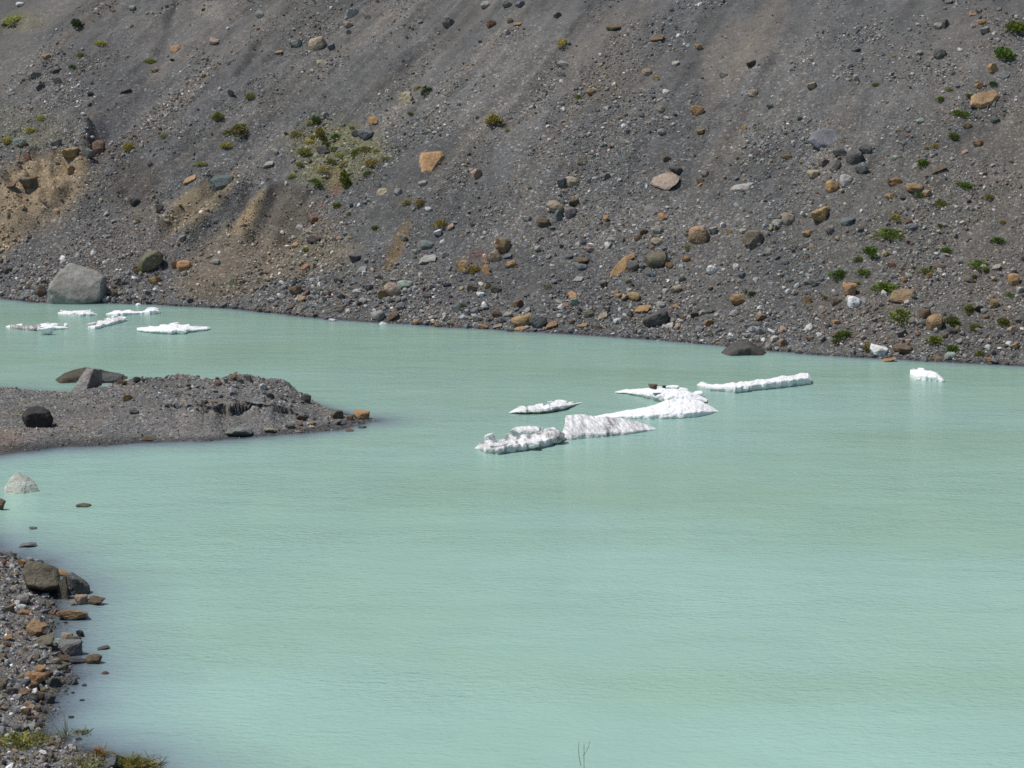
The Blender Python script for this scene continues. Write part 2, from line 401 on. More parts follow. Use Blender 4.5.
def hill_cols(x, y, z):
    u, v = project(x, y, z)
    s, t = st(x, y); tt = t - shore_t(s)
    n = len(x)
    c = np.repeat(GREY[None], n, 0)
    w = fbm(s * .25, tt * .25, 0, 4, 71)[:, None]
    c = c * (1 + .34 * w) + np.clip(w, 0, 1) * np.array([.012, .004, -.004])
    sk = s - .35 * tt * sstep(40, 5, s)
    stk = fbm((sk + fbm(s * .12, tt * .12, 0, 2, 31)) * 1.5, tt * .11, 0, 4, 72) * sstep(5, 14, tt)
    c = c * (1 + .3 * stk[:, None])
    wm = np.clip(fbm(sk * .5 + 9, tt * .09, 0, 3, 73), 0, 1) * sstep(8, 16, tt)
    c = c + wm[:, None] * np.array([.06, .04, .02])
    peb = np.full(n, .8) - .45 * sstep(14, 26, tt) + .25 * w[:, 0] - .3 * np.clip(stk, 0, 1)
    for (cu, cv, ru, rv, ang, col, k, pb) in SOIL:
        a = math.radians(ang); du, dv = u - cu, v - cv
        p = (du * math.cos(a) + dv * math.sin(a)) / ru; r = (-du * math.sin(a) + dv * math.cos(a)) / rv
        ed = .35 * fbm(x * .5, y * .5, z * .5, 3, int(cu + cv))
        f = (k * sstep(1.25, .55, np.hypot(p, r) + ed))
        c = c * (1 - f[:, None]) + np.array(col) * f[:, None]; peb = peb * (1 - f) + pb * f
    wet = sstep(.1, .02, z)
    c = c * (1 - .45 * wet[:, None])
    return np.clip(c, .02, .6), np.clip(peb, .1, 1), tt
def axis(*segs):
    out = []
    for a, b, st_ in segs: out += list(np.arange(a, b, st_))
    return np.array(out)
SL = float(np.hypot(*(P1 - P0)))
ss = axis((-120, -14, 1.6), (-14, SL + 14, .125), (SL + 14, SL + 125, 1.6))
tq = axis((-5.5, -.6, .35), (-.6, 31, .115), (31, 70, 1.3), (70, 130, 4))
S_, T_ = np.meshgrid(ss, tq)
x_, y_ = ts(S_.ravel(), (T_ + shore_t(S_)).ravel())
z_ = hill(x_, y_)
c_, p_, _ = hill_cols(x_, y_, z_)
me = mesh_np('hillside', np.stack([x_, y_, z_], 1), grid_faces(len(ss), len(tq)), M_HILL, True, c_, extra={'peb': p_})
tag(link('hillside', me), kind='structure')

# ------------------------------------------------------------------ spit
xs = axis((-27, -24, .3), (-24, -3.2, .06)); ys = axis((70, 96, .065))
X, Y = np.meshgrid(xs, ys); x_, y_ = X.ravel(), Y.ravel(); z_ = spit(x_, y_)
w = fbm(x_ * .5, y_ * .5, 0, 4, 81)[:, None]
c_ = np.array([.140, .139, .136]) * (1 + .25 * w) + np.clip(fbm(x_ * .9, y_ * .9, 0, 3, 82), 0, 1)[:, None] * np.array([.05, .03, .01])
u_ = spit_uv(x_, y_)
m = (np.exp(-((u_ - 40) / 40) ** 2) * sstep(.1, .3, z_) * np.clip(fbm(x_ * 1.5, y_ * 1.5, 0, 3, 83) * 2, 0, 1))[:, None]
c_ = c_ * (1 - .5 * m) + np.array([.11, .12, .055]) * .5 * m
wet = sstep(.12, .02, z_)[:, None]; c_ = c_ * (1 - .5 * wet)
rd = (np.exp(-((u_ - 8) / 20) ** 2) * sstep(.3, .15, z_) * sstep(.02, .12, z_))[:, None]
c_ = c_ * (1 - .4 * rd) + np.array([.2, .12, .08]) * .4 * rd
lo_ = spit(x_, y_, True)
me = mesh_np('gravel_spit', np.stack([x_, y_ - .5 * lo_, z_ - .04 * lo_], 1), grid_faces(len(xs), len(ys)), M_SPIT, True, c_, extra={'peb': np.full(len(x_), .8)})
tag(link('gravel_spit', me), kind='structure')

# ------------------------------------------------------------------ near shore and the bank under the viewer
xs = axis((-120, -24, 3), (-24, -18, .5), (-18, -5, .06), (-5, 30, .35), (30, 140, 3)); ys = axis((-40, -2, 2), (-2, 34, .4), (34, 64, .075), (64, 102, .5))
X, Y = np.meshgrid(xs, ys); x_, y_ = X.ravel(), Y.ravel(); z_ = bank(x_, y_)
w = fbm(x_ * .9, y_ * .9, 0, 4, 91)[:, None]
c_ = np.array([.138, .133, .128]) * (1 + .3 * w) + np.clip(fbm(x_ * 1.7, y_ * 1.7, 0, 3, 92), 0, 1)[:, None] * np.array([.06, .04, .015])
wet = sstep(.09, .01, z_)[:, None]; c_ = c_ * (1 - .45 * wet)
me = mesh_np('shore', np.stack([x_, y_, z_], 1), grid_faces(len(xs), len(ys)), M_BANK, True, c_, extra={'peb': np.full(len(x_), .9)})
tag(link('shore', me), kind='structure')

# ------------------------------------------------------------------ lake bed and water
g = np.array([(-700,-300,-2.6),(700,-300,-2.6),(700,700,-2.6),(-700,700,-2.6)], float)
me = mesh_np('lake_bed', g, [[0,1,2,3]], M_BANK, False, np.tile([.13,.13,.12], (4,1)), extra={'peb': [.8]*4})
tag(link('lake_bed', me), kind='structure')
xs = axis((-120, -30, 3), (-30, 30, .25), (30, 141, 3)); ys = axis((-38, 30, 4), (30, 130, .28), (130, 190, 3))
X, Y = np.meshgrid(xs, ys); x_, y_ = X.ravel(), Y.ravel()
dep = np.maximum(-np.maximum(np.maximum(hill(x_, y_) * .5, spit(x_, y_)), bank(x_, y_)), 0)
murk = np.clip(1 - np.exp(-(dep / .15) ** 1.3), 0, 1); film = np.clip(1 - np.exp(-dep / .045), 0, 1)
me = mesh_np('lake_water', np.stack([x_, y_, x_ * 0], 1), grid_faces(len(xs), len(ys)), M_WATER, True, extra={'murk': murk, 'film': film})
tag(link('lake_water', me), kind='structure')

# ------------------------------------------------------------------ rock shapes
def ico(sub):
    bm = bmesh.new(); bmesh.ops.create_icosphere(bm, subdivisions=sub, radius=1)
    v = np.array([p.co[:] for p in bm.verts]); f = np.array([[q.index for q in p.verts] for p in bm.faces]); bm.free()
    v /= np.linalg.norm(v, axis=1)[:, None]; return v, f
ICO = {k: ico(k) for k in (1, 2, 3, 4, 5)}
def planes_rock(nrm, d, sub, p, seed, rough):
    v, f = ICO[sub]
    q = np.maximum(v @ nrm.T / d[None], 1e-4)
    r = np.sum(q ** p, axis=1) ** (-1.0 / p)
    P = v * r[:, None]
    o = seed * 3.7
    P = P * (1 + rough * fbm(P[:,0]*1.8+o, P[:,1]*1.8, P[:,2]*1.8, 4, seed) + rough * .5 * fbm(P[:,0]*6+o, P[:,1]*6, P[:,2]*6, 2, seed+5))[:, None]
    return P, f
def proto_rock(kind, seed, sub=3):
    r = np.random.default_rng(seed)
    n = {'a': 5, 'r': 18, 's': 6}[kind]
    nr = r.normal(size=(n, 3)); nr /= np.linalg.norm(nr, axis=1)[:, None]
    base = np.array([(1,0,0),(-1,0,0),(0,1,0),(0,-1,0),(0,0,1),(0,0,-1)], float)
    nr = np.concatenate([nr, base + r.normal(size=(6,3)) * (.15 if kind == 'r' else .3)]); nr /= np.linalg.norm(nr, axis=1)[:, None]
    d = np.concatenate([r.uniform(.66 if kind != 'r' else .8, 1.02, n), np.full(6, 1.0)])
    P, f = planes_rock(nr, d, sub, {'a': 40, 'r': 14, 's': 40}[kind], seed, {'a': .08, 'r': .09, 's': .07}[kind])
    lo, hi = P.min(0), P.max(0)
    P = (P - (lo + hi) / 2) / (hi - lo)          # fills a 1 x 1 x 1 box
    return mesh_np('rock', P, f, M_ROCK, False)
PROTO = {k: [proto_rock(k, 100 * i + j, 3) for j in range(8)] for i, k in enumerate('ars')}

CW = {'g': ('grey', (.19,.185,.178)), 'p': ('pale grey', (.38,.37,.345)), 'w': ('white', (.70,.70,.72)), 'd': ('dark grey', (.118,.117,.117)),
      'k': ('blackish', (.068,.064,.062)), 't': ('tan', (.34,.235,.14)), 'o': ('orange', (.39,.25,.135)), 'b': ('brown', (.17,.125,.09)),
      'i': ('pinkish', (.39,.29,.225)), 'q': ('grey', (.27,.26,.24)), 'j': ('pinkish tan', (.42,.275,.19)), 'v': ('olive', (.17,.158,.115)), 'e': ('greenish grey', (.19,.215,.205)), 'u': ('blue-grey', (.19,.20,.215)),
      'y': ('beige', (.36,.31,.235)), 'r': ('reddish', (.20,.12,.09)), 'x': ('whitish', (.60,.65,.59)), 'f': ('dark teal', (.10,.125,.125)), 'n': ('pale green', (.36,.42,.36))}

# u v w h colour shape   [| landmark phrase | own label]; the low blackish stone high on the right is shade drawn as stone
ROCKS = """
76 284 60 42 q a|big grey waterline boulder|biggest boulder on the far shore, pale grey, standing in the water beside white ice
41 292 9 13 b r
114 294 8 10 b r
150 262 28 26 v r|olive mossy boulder|rounded olive mossy boulder above the waterline, right of the biggest grey boulder
184 266 15 11 o a|small orange rock pair|orange rock just right of the rounded olive mossy boulder
176 265 9 10 o a
155 281 10 8 o a
216 262 8 6 p r
234 282 11 9 y a
134 203 11 9 k a
160 210 8 10 k a
136 220 7 5 o a
6 271 9 7 d a
235 307 7 5 g r
117 279 9 7 g a
222 184 25 17 f a|teal overhanging slab|blue-green slab jutting out over its own dark shadow on the left slope
189 180 14 9 o a|bright orange rock|bright orange rock left of the blue-green overhanging slab
71 154 20 12 o a|tan block on the bank|angular orange-tan block on top of the sandy bank at the left
87 154 12 12 g a
99 149 14 17 b a
27 157 8 7 r a
71 170 9 8 o a
28 183 16 12 b a|brown rock in the sand|brown block half buried in the sandy bank at the left edge
11 185 10 8 b a
57 144 10 8 g a
20 143 12 10 n a
46 57 8 5 t a
20 4 8 4 w a
132 8 7 6 p r
175 49 14 11 t s|flat tan rock|flat tan rock on the bare upper left slope, above a yellow tuft
214 42 10 7 i a
155 71 7 4 t a
37 75 14 6 g a
55 71 12 6 d a
57 81 9 7 d a
41 87 11 6 d a
90 94 6 5 k r
125 90 11 6 d a
231 94 6 9 d a|dark upright stone|dark blue-black upright stone on the bare upper left slope
150 164 6 6 g r
260 15 8 9 p r
352 13 12 10 p a|grey stone at the top|pale topped grey boulder close to the top edge, left of centre
347 25 10 7 y a
348 32 6 5 y a
367 17 7 5 g a
448 22 13 12 g r|grey boulder at the top|rounded grey boulder near the top edge with a dark underside
485 5 9 7 p r
507 4 10 8 g r
491 24 9 9 r a
507 32 7 5 p a
510 21 6 6 b a
296 44 12 8 p a
317 44 18 14 y r|pale rounded boulder|pale beige rounded boulder high on the slope beside a smaller pale stone
331 47 8 6 u a
321 62 11 6 y s
278 52 8 5 t a
406 98 18 13 y a|pale wedge boulder|pale beige wedge shaped boulder in the upper middle of the slope
497 78 5 5 w a
373 120 10 11 o s
366 135 16 11 u a|blue-grey block|blue-grey block below a small orange slab and right of the bushes
356 134 10 7 g a
323 150 14 9 d a|dark stone among bushes|dark slate grey boulder lying among the green bushes of the slope
275 151 8 5 p r
268 164 9 8 p a
325 115 8 6 p a
432 165 27 27 o s|large orange slab|largest orange-tan slab, square, lying flat on the middle of the slope
477 174 11 11 i a|salmon pink rock|salmon pink rock to the right of the largest orange slab
423 183 10 5 p a
448 136 4 4 w a
521 4 11 6 u a
517 24 9 5 t a
558 15 9 5 d a
614 28 15 6 b a
657 38 14 8 b a
563 64 12 6 p r|long pale stone|long pale stone under a small yellow tuft near the top centre
561 74 10 7 u a
592 92 11 7 t r
676 64 8 6 p a
647 72 9 7 i a
656 78 7 5 t a
666 92 7 5 w a
661 109 7 6 y r
697 111 13 12 o a|rusty tilted rock|rusty tilted rock right of a beige stone in the upper centre
662 132 10 6 p r
723 75 8 7 p a
752 64 11 6 k a
753 93 10 7 y r
737 104 8 5 u s
698 47 7 6 o a
701 132 8 5 o a
744 128 6 5 o a
582 136 9 5 p a
582 161 10 9 y r
667 159 10 5 b a
571 182 14 11 y a|beige boulder pair|beige boulder leaning on a grey-green one, left of the pale pinkish slab
562 184 10 12 g a
667 183 29 19 y s|pale pinkish slab|large pale pinkish slab in the middle of the slope
676 171 12 8 d a
705 174 8 6 p a
700 181 8 6 b a
742 188 24 7 p s|thin pale slab|long thin pale slab lying aslant, right of the pale pinkish slab
607 176 9 6 g a
827 141 38 24 u s|big dark flat boulder|big smooth dark slate boulder, widest on the right half of the slope
855 158 18 15 d r|dark boulder cluster|dark grey round boulder heaped just below the big smooth slate boulder
840 153 14 9 d a
835 166 12 12 g r
866 149 13 9 d r
862 170 12 10 u a
846 181 12 13 p a
813 175 12 9 y a
825 163 12 7 g a
894 182 14 9 o a
915 188 17 9 t a|flat tan stone|flat orange-tan stone right of a smaller orange block on the right slope
832 187 13 12 o a
984 101 31 20 t s|large tan slab|large pale tan slab lying flat near the right edge of the slope
980 86 10 7 o a
993 68 11 9 o a
1003 76 14 8 u s
940 54 12 11 d a
938 26 8 7 p r
946 24 7 9 d a
985 31 10 7 p a
973 14 6 4 o a
982 22 8 5 o a
979 11 7 4 p a
973 26 5 4 p a
949 2 8 5 u a
812 86 11 7 y a
850 66 6 5 p r
855 78 5 7 p r
960 50 6 4 w a
856 50 9 4 d a
920 121 8 5 n r
967 126 8 7 t a
978 144 10 7 o a
964 152 7 5 i a
898 131 5 4 o a
908 135 6 4 r a
904 144 6 5 u a
895 158 6 5 n r
995 120 9 6 d a
938 169 16 6 b a
770 107 8 5 d a
787 157 9 5 t a
916 165 8 6 p a
378 316 14 11 p r|pale waterline stone|pale rounded grey boulder at the waterline beside a brownish one
392 316 12 12 b a
393 290 17 14 y r|pale boulder pair|pale beige rounded boulder with a whitish one on its shoulder
405 285 15 9 n a
383 294 12 9 t a
396 299 10 6 d a
400 307 10 8 u r
427 259 16 11 p a|whitish angular rock|whitish angular rock in the lower middle of the slope
503 246 16 15 t r|round tan boulder|round tan boulder above a pinkish brown stone, lower centre
495 256 11 12 i r
507 256 9 6 u a
462 265 14 9 o a
485 260 10 10 i a
486 270 10 11 o a
510 265 8 7 o a
300 228 8 7 p r
313 221 9 9 r a
313 241 14 8 k a
382 192 14 10 y s
398 192 8 7 p r
377 184 9 6 g a
438 233 10 6 w a
450 227 7 8 i a
403 238 8 8 y a
426 245 14 8 e a
416 252 8 6 p a
445 255 10 5 p a
355 259 12 8 d a
361 270 9 9 p a
296 292 12 12 b a|brown tilted stone|brown tilted stone just above the water, left of centre
302 300 9 7 t a
318 292 10 9 p r
327 294 9 6 y a
271 300 8 5 p r
290 307 9 6 b a
341 309 8 8 y r
368 288 10 7 g a
363 301 8 6 p a
457 309 11 9 u a
476 319 9 7 p a
471 289 9 9 b a
480 295 8 5 w a
495 290 10 8 v a
497 314 10 8 b r
507 314 8 6 p a
451 323 9 5 y r
416 322 7 5 t a
431 322 9 5 t a
483 327 10 5 o a
497 326 9 5 y a
383 323 8 4 w s
333 320 9 3 w s
338 281 9 6 d a
427 296 9 5 d a
447 285 8 5 k a
556 207 16 12 y r|beige elongated boulder|elongated beige boulder in a tight cluster of grey stones, centre of the slope
574 203 12 8 b a
559 215 9 11 u a
571 213 12 12 g a
543 222 13 9 b a
606 219 6 8 o a
651 211 15 16 g s
662 217 11 8 t s
657 230 9 9 p r
658 242 14 7 y r
638 238 8 6 b r
644 232 9 6 b a
699 236 23 22 j r|pinkish tan boulder|large rounded pinkish tan boulder with a shadowed base, lower slope right of centre
713 231 8 8 p a
723 225 6 5 w a
753 240 20 19 v r|olive round boulder|rounded dark olive boulder right of the large pinkish tan boulder
765 234 8 7 p a
766 252 8 8 e a
729 232 7 6 o a
743 231 7 5 p a
620 269 22 26 o s|orange pointed slab|orange slab with a pointed upper corner, lower slope right of centre
630 257 9 7 o a
634 267 13 13 d a
656 260 24 17 v r|dark olive boulder|dark olive-brown boulder with a small orange stone at its right side
669 266 8 7 o a
642 268 5 6 u a
712 270 11 10 w r
736 267 6 7 w a
742 276 7 7 u a
686 259 8 6 o r
676 289 11 7 y r
675 282 5 5 p a
634 296 14 8 t r
619 296 7 5 o a
572 296 10 11 o s
574 302 10 8 n r
564 305 8 6 o a
642 309 15 11 o a|orange-brown wedge|orange-brown wedge of rock resting on the dark boulder by the far water's edge
656 319 30 21 d r|dark waterside boulder|large dark grey rounded boulder just above the far waterline
661 305 9 7 p a
676 307 8 5 t r
602 316 9 10 y a
589 314 10 8 v a
523 321 22 12 o r|orange waterline boulder|orange-tan boulder on the waterline with a grey boulder to its right
538 322 17 15 g a
551 325 11 9 t a
521 329 14 5 t s
583 325 9 5 o a
597 327 10 5 b a
738 300 16 11 o r|orange-yellow stone|orange-yellow rounded stone above the dark mound in the water
708 310 9 10 g a
709 323 10 7 t a
694 315 9 7 d a
682 317 6 5 t a
751 327 13 9 g a
747 336 9 5 p a
578 279 9 7 p a
569 257 8 6 u a
582 261 14 7 b a
582 267 11 6 u a
548 287 9 8 v a
519 304 11 9 r a
513 264 7 7 o a
554 282 7 6 u a
527 219 9 6 p a
611 240 9 6 p r
589 250 10 6 i a
604 285 8 6 b a
788 219 13 12 y a|beige block|squarish beige block with a smaller pale stone at its left
778 224 12 9 p r
821 216 19 15 o a|vivid orange block|vivid orange angular block on the right half of the slope
808 234 10 7 o a
830 232 8 8 d a
848 222 15 9 u a
805 246 9 8 d a
770 252 9 7 p r
864 231 5 4 w a
912 227 12 6 u a
890 197 8 7 o a
928 193 10 6 t a
892 265 9 6 r a
813 284 8 7 g a
849 291 14 15 o a|orange wedge rock|orange wedge of rock just above a crumbly white stone, right slope
854 303 13 13 w a|crumbly white stone|crumbly white stone touching the orange wedge of rock, right slope
807 300 8 10 t a
835 302 8 8 b a
903 298 28 14 t s|broad tan slab|broad tan slab sandwiched between two green tufts, lower right slope
925 314 12 11 b r
935 323 17 17 t r|tan boulder lower right|roundish orange-tan boulder among green tufts at the lower right
893 276 6 5 p r
909 276 7 5 p a
904 280 6 6 o a
930 276 6 7 o r
940 267 11 6 b a
1014 280 11 13 o a
996 267 8 8 p a
1021 290 8 6 p a
878 352 18 10 w a|lilac-white rock|lilac-white rock on the far waterline, near the small white floe
903 349 18 9 b a
888 360 15 5 t a
950 356 10 8 n r
937 359 9 5 t a
989 360 9 5 t a
952 331 10 7 d a
783 343 10 8 t a
819 335 6 5 w a
807 329 7 5 w a
810 339 8 5 t a
979 309 10 7 k a
994 304 9 9 t r
1013 330 12 7 i a
1015 347 9 7 t a
908 221 7 6 r a
"""
SPIT_ROCKS = """
36 419 31 25 k a|black boulder on the spit|rough blackish boulder sitting alone on the left end of the gravel spit
84 383 36 26 q a|leaning slab on the spit|sharp leaning slab with one sunlit pale face on the gravel spit
127 398 9 7 o a
109 379 28 9 d a|dark ledge behind the spit|dark layered ledge where the low mound meets the gravel spit
122 382 13 6 b s
137 380 7 6 k a
144 381 5 4 k a
178 393 9 6 g r
134 412 10 5 d a
148 438 16 6 b s
205 402 7 5 b a
234 378 8 7 b a|brown cube on the spit crest|small brown cube of rock on the crest of the gravel spit
226 381 4 6 n a
235 386 5 3 w a
230 390 5 4 w a
233 394 7 5 u a
217 384 9 4 r a
248 378 9 6 d a
240 381 7 5 g a
263 387 8 7 w a|lilac-white stone on the spit|lilac-white stone high on the right part of the gravel spit
277 391 3 3 w r
270 396 7 6 d a
306 399 10 10 d a
337 415 13 10 v a
350 418 8 6 t r
361 416 17 9 o a|orange stone at the spit tip|orange stone in the water at the very tip of the gravel spit
301 418 9 6 b a
300 424 7 5 b s
326 421 8 6 p a
338 423 10 6 g a
311 427 5 3 w r
297 431 8 3 y s
313 424 6 4 o a
349 430 10 4 b s
362 427 9 3 d s
290 426 10 6 g r
270 430 12 5 y s
239 432 26 11 e s|flat pale rock on the spit|flat pale greenish rock at the near water edge of the gravel spit
"""
NEAR_ROCKS = """
20 486 35 24 x a|pale boulder in the bay|pale speckled boulder standing in shallow water between the spit and the near shore
1 506 9 13 b a
83 505 14 5 v s
28 545 16 5 g s
33 528 9 3 g s
22 563 9 7 o a
3 564 9 9 r a
11 562 6 10 p a
41 584 44 40 v a|large olive shore boulder|largest boulder of the near shore, olive grey, overhanging dark shade
64 590 11 28 v a
59 573 17 7 o s|orange cap stone|flat orange stone lying on top of the near shore boulders
77 586 24 26 g a|grey boulder behind it|grey angular boulder at the water, right of the largest near shore boulder
81 601 13 11 i a
96 602 17 9 b a
72 603 7 7 y a
71 616 29 11 t a|tan sloping rock|tan rock sloping down into the water below the near shore boulders
22 600 15 10 p r
22 607 10 5 w r
17 603 6 5 w a
14 600 5 4 o a
10 609 9 7 t a
23 612 17 5 t s
44 612 9 5 u a
36 631 20 18 t a|tan boulder on the near shore|tan-orange boulder resting on a dark olive one on the near shore
43 642 21 17 v a
25 638 7 6 d a
6 638 11 6 t a
7 645 8 5 r a
67 637 12 9 y r
74 640 13 8 v r
80 634 7 8 k a
61 642 11 7 n r
70 650 24 16 g a|grey block at the near water|squarish grey boulder at the near waterline under cream coloured stones
63 658 12 8 b a
56 662 9 6 y r
55 655 6 4 p a
77 661 18 6 d a
94 660 18 10 b a
42 662 8 8 p a
36 659 9 9 d a
35 677 25 15 o s|orange slab on the near shore|cracked orange slab low on the near shore gravel
41 670 11 9 o a
49 675 8 6 b a
53 683 12 11 d a
61 684 5 4 k a
63 669 11 7 v a
70 675 9 4 g s
26 683 9 9 u r
15 683 9 8 u a
19 688 6 5 p r
3 686 11 14 v a
12 692 10 9 g a
24 695 17 11 b a
15 697 5 5 w r
30 698 13 9 g r
41 697 12 8 b r
49 700 11 11 d a
33 688 11 9 b a
43 690 6 5 t a
103 648 13 3 d s
105 673 8 3 r s
84 685 6 3 d s
26 712 11 9 t r
38 710 6 6 v a
44 711 5 4 g r
34 719 12 6 b a
39 719 5 4 p r
18 728 13 6 g s
30 726 10 6 p a
54 744 12 7 o s|small orange flake|flat orange flake of rock on the bottom left gravel beside a pale stone
50 749 9 6 p a
59 740 5 5 i r
40 753 5 4 p r
6 759 7 6 w r
4 764 6 5 k a
109 764 19 15 u a|grey rock at the bottom edge|lilac-grey rock between grass clumps at the bottom edge
71 717 6 3 d s
82 700 5 2 d s
"""
# ------------------------------------------------------------------ read the lists, place the rocks
ITEMS = []
def parse(txt, where):
    for ln in txt.strip().splitlines():
        p = ln.split('|'); a = p[0].split()
        ITEMS.append(dict(u=float(a[0]), v=float(a[1]), w=float(a[2]), h=float(a[3]), c=a[4], k=a[5], where=where,
                          lm=p[1].strip() if len(p) > 1 else None, lab=p[2].strip() if len(p) > 2 else None))
parse(ROCKS, 'far slope'); parse(SPIT_ROCKS, 'gravel spit'); parse(NEAR_ROCKS, 'near shore')
for it in ITEMS: it['kind'] = 'rock'
EXCL = []
def slope_normal(x, y):
    e = .6
    return np.stack([-(H(x+e, y) - H(x-e, y)) / (2*e), -(H(x, y+e) - H(x, y-e)) / (2*e), np.ones_like(x)], 1)
PT = hit([i['u'] for i in ITEMS], [i['v'] + .3 * i['h'] for i in ITEMS])
NM = slope_normal(PT[:,0], PT[:,1]); NM /= np.linalg.norm(NM, axis=1)[:, None]
HERO = {(150,262): [(-14,9),(-13,-1),(-4,-10),(7,-13),(14,-9),(13,1),(7,7),(-3,12),(-11,13)],
        (76,284): [(-30,18),(-27,2),(-20,-12),(-6,-21),(10,-16),(24,-10),(29,-6),(30,12),(27,21),(0,21),(-22,20)],
        (84,383): [(-16,12),(-14,8),(2,-10),(6,-12.5),(16,-11),(19,3),(14,8),(2,13),(-8,13.5)],
        (36,419): [(-15,-4),(-9,-11),(2,-12),(12,-8),(15.5,1),(15,6),(9,12),(-8,13),(-13,6)],
        (41,584): [(-19,-10),(-13,-18),(0,-16),(15,-10),(18,-2),(17,14),(8,17),(-6,13),(-18,6)],
        (77,586): [(-11,-12),(-5,-13),(6,-6),(12,1),(12,11),(2,13),(-10,13)],
        (20,486): [(-17,11),(-16,2),(-9,-8),(-2,-12),(6,-8),(16,0),(18,9),(16,12)],
        (656,319): [(-15,4),(-13,-1),(-4,-5),(6,-10),(13,-8),(15,1),(12,5),(0,10),(-12,9)],
        (827,141): [(-19,2),(-13,-9),(-2,-12),(11,-9),(19,0),(15,6),(3,12),(-9,10)],
        (432,165): [(-10,13),(-13.5,-8),(-11,-12),(11,-13.5),(13.5,-8),(5,4),(0,13.5)],
        (620,269): [(-11,13),(-9,5),(-2,-4),(7,-13),(10,-9),(9,2),(3,9),(-5,13)],
        (984,101): [(-15,7),(-13,-3),(0,-8),(12,-10),(16,-3),(8,6),(-4,10),(-10,9)],
        (699,236): [(-11,6),(-11,-6),(-5,-11),(6,-11),(10,-5),(11,6),(5,11),(-5,11)]}
HULL3 = {(20,486): [(-17,12,-6),(0,14,-14),(16,12,-6),(-16,2,2),(-9,-8,4),(-2,-12,6),(6,-8,4),(16,0,2),(0,3,-9),(-14,10,18),(14,10,18),(0,-6,16)],
         (84,383): [(-17,13,2),(-2,13,-8),(2,-12,14),(9,-12,4),(17,-8,26),(18,5,26),(7,13,12),(-10,13,20),(6,-8,26),(14,13,26)],
         (41,584): [(-13,-18,8),(0,-16,4),(15,-10,2),(-19,-8,6),(-15,2,-11),(0,5,-16),(14,4,-13),(18,-2,-2),(-11,9,10),(6,17,8),(14,14,5),(-15,-10,24),(15,-6,22),(15,14,20),(-15,14,20)],
         (76,284): [(-8,-21,8),(-16,-15,6),(6,-17,10),(22,-11,10),(-29,2,-8),(-8,-1,-8),(12,1,-12),(26,-7,-4),(-30,18,2),(-28,8,-4),(0,14,-17),(20,12,-16),(26,18,-3),(30,-4,6),(30,16,8),(0,26,-14),(-20,26,-8),(-24,10,26),(24,10,26),(0,-14,24)]}
def hero_mesh(name, pts, m, flat, seed, p=34, sub=5, rough=.05, p3=None, cuts=9):
    pts = np.array(pts, float)
    w = np.ptp(pts[:,0]) * m; D = (.75 * w if not flat else .25 * w)
    bm = bmesh.new()
    for (k, yy) in ((.72, -.5), (1.0, -.12), (.95, .2), (.6, .5)):
        for (a, b) in pts:
            lift = -.08 * abs(yy)
            if p3 is None: bm.verts.new((a * m * k, yy * D, (-b * k + lift) * m))
    for (a, b, e) in (p3 or []): bm.verts.new((a * m, e * m, -b * m))
    r = bmesh.ops.convex_hull(bm, input=bm.verts); bm.normal_update()
    nr, d = [], []
    c0 = sum((q.co for q in bm.verts), Vector()) / len(bm.verts) if p3 else Vector()
    for q in bm.verts: q.co -= c0
    for f in bm.faces:
        n = f.normal; dd = n.dot(f.verts[0].co)
        if dd < 0: n = -n; dd = -dd
        nr.append(n[:]); d.append(max(dd, .03 * w))
    hv = np.array([q.co[:] for q in bm.verts])
    bm.free()
    rr = np.random.default_rng(seed + 77)
    if not flat:
        for _ in range(cuts):
            n = rr.normal(size=3); n /= np.linalg.norm(n); nr.append(tuple(n)); d.append(float((hv @ n).max() * rr.uniform(.82, .95)))
    nr = np.array(nr); d = np.array(d)
    sc_ = w / 2
    P, f = planes_rock(nr, d / sc_, sub, p, seed, rough)
    return P * sc_ + np.array(c0[:]), f

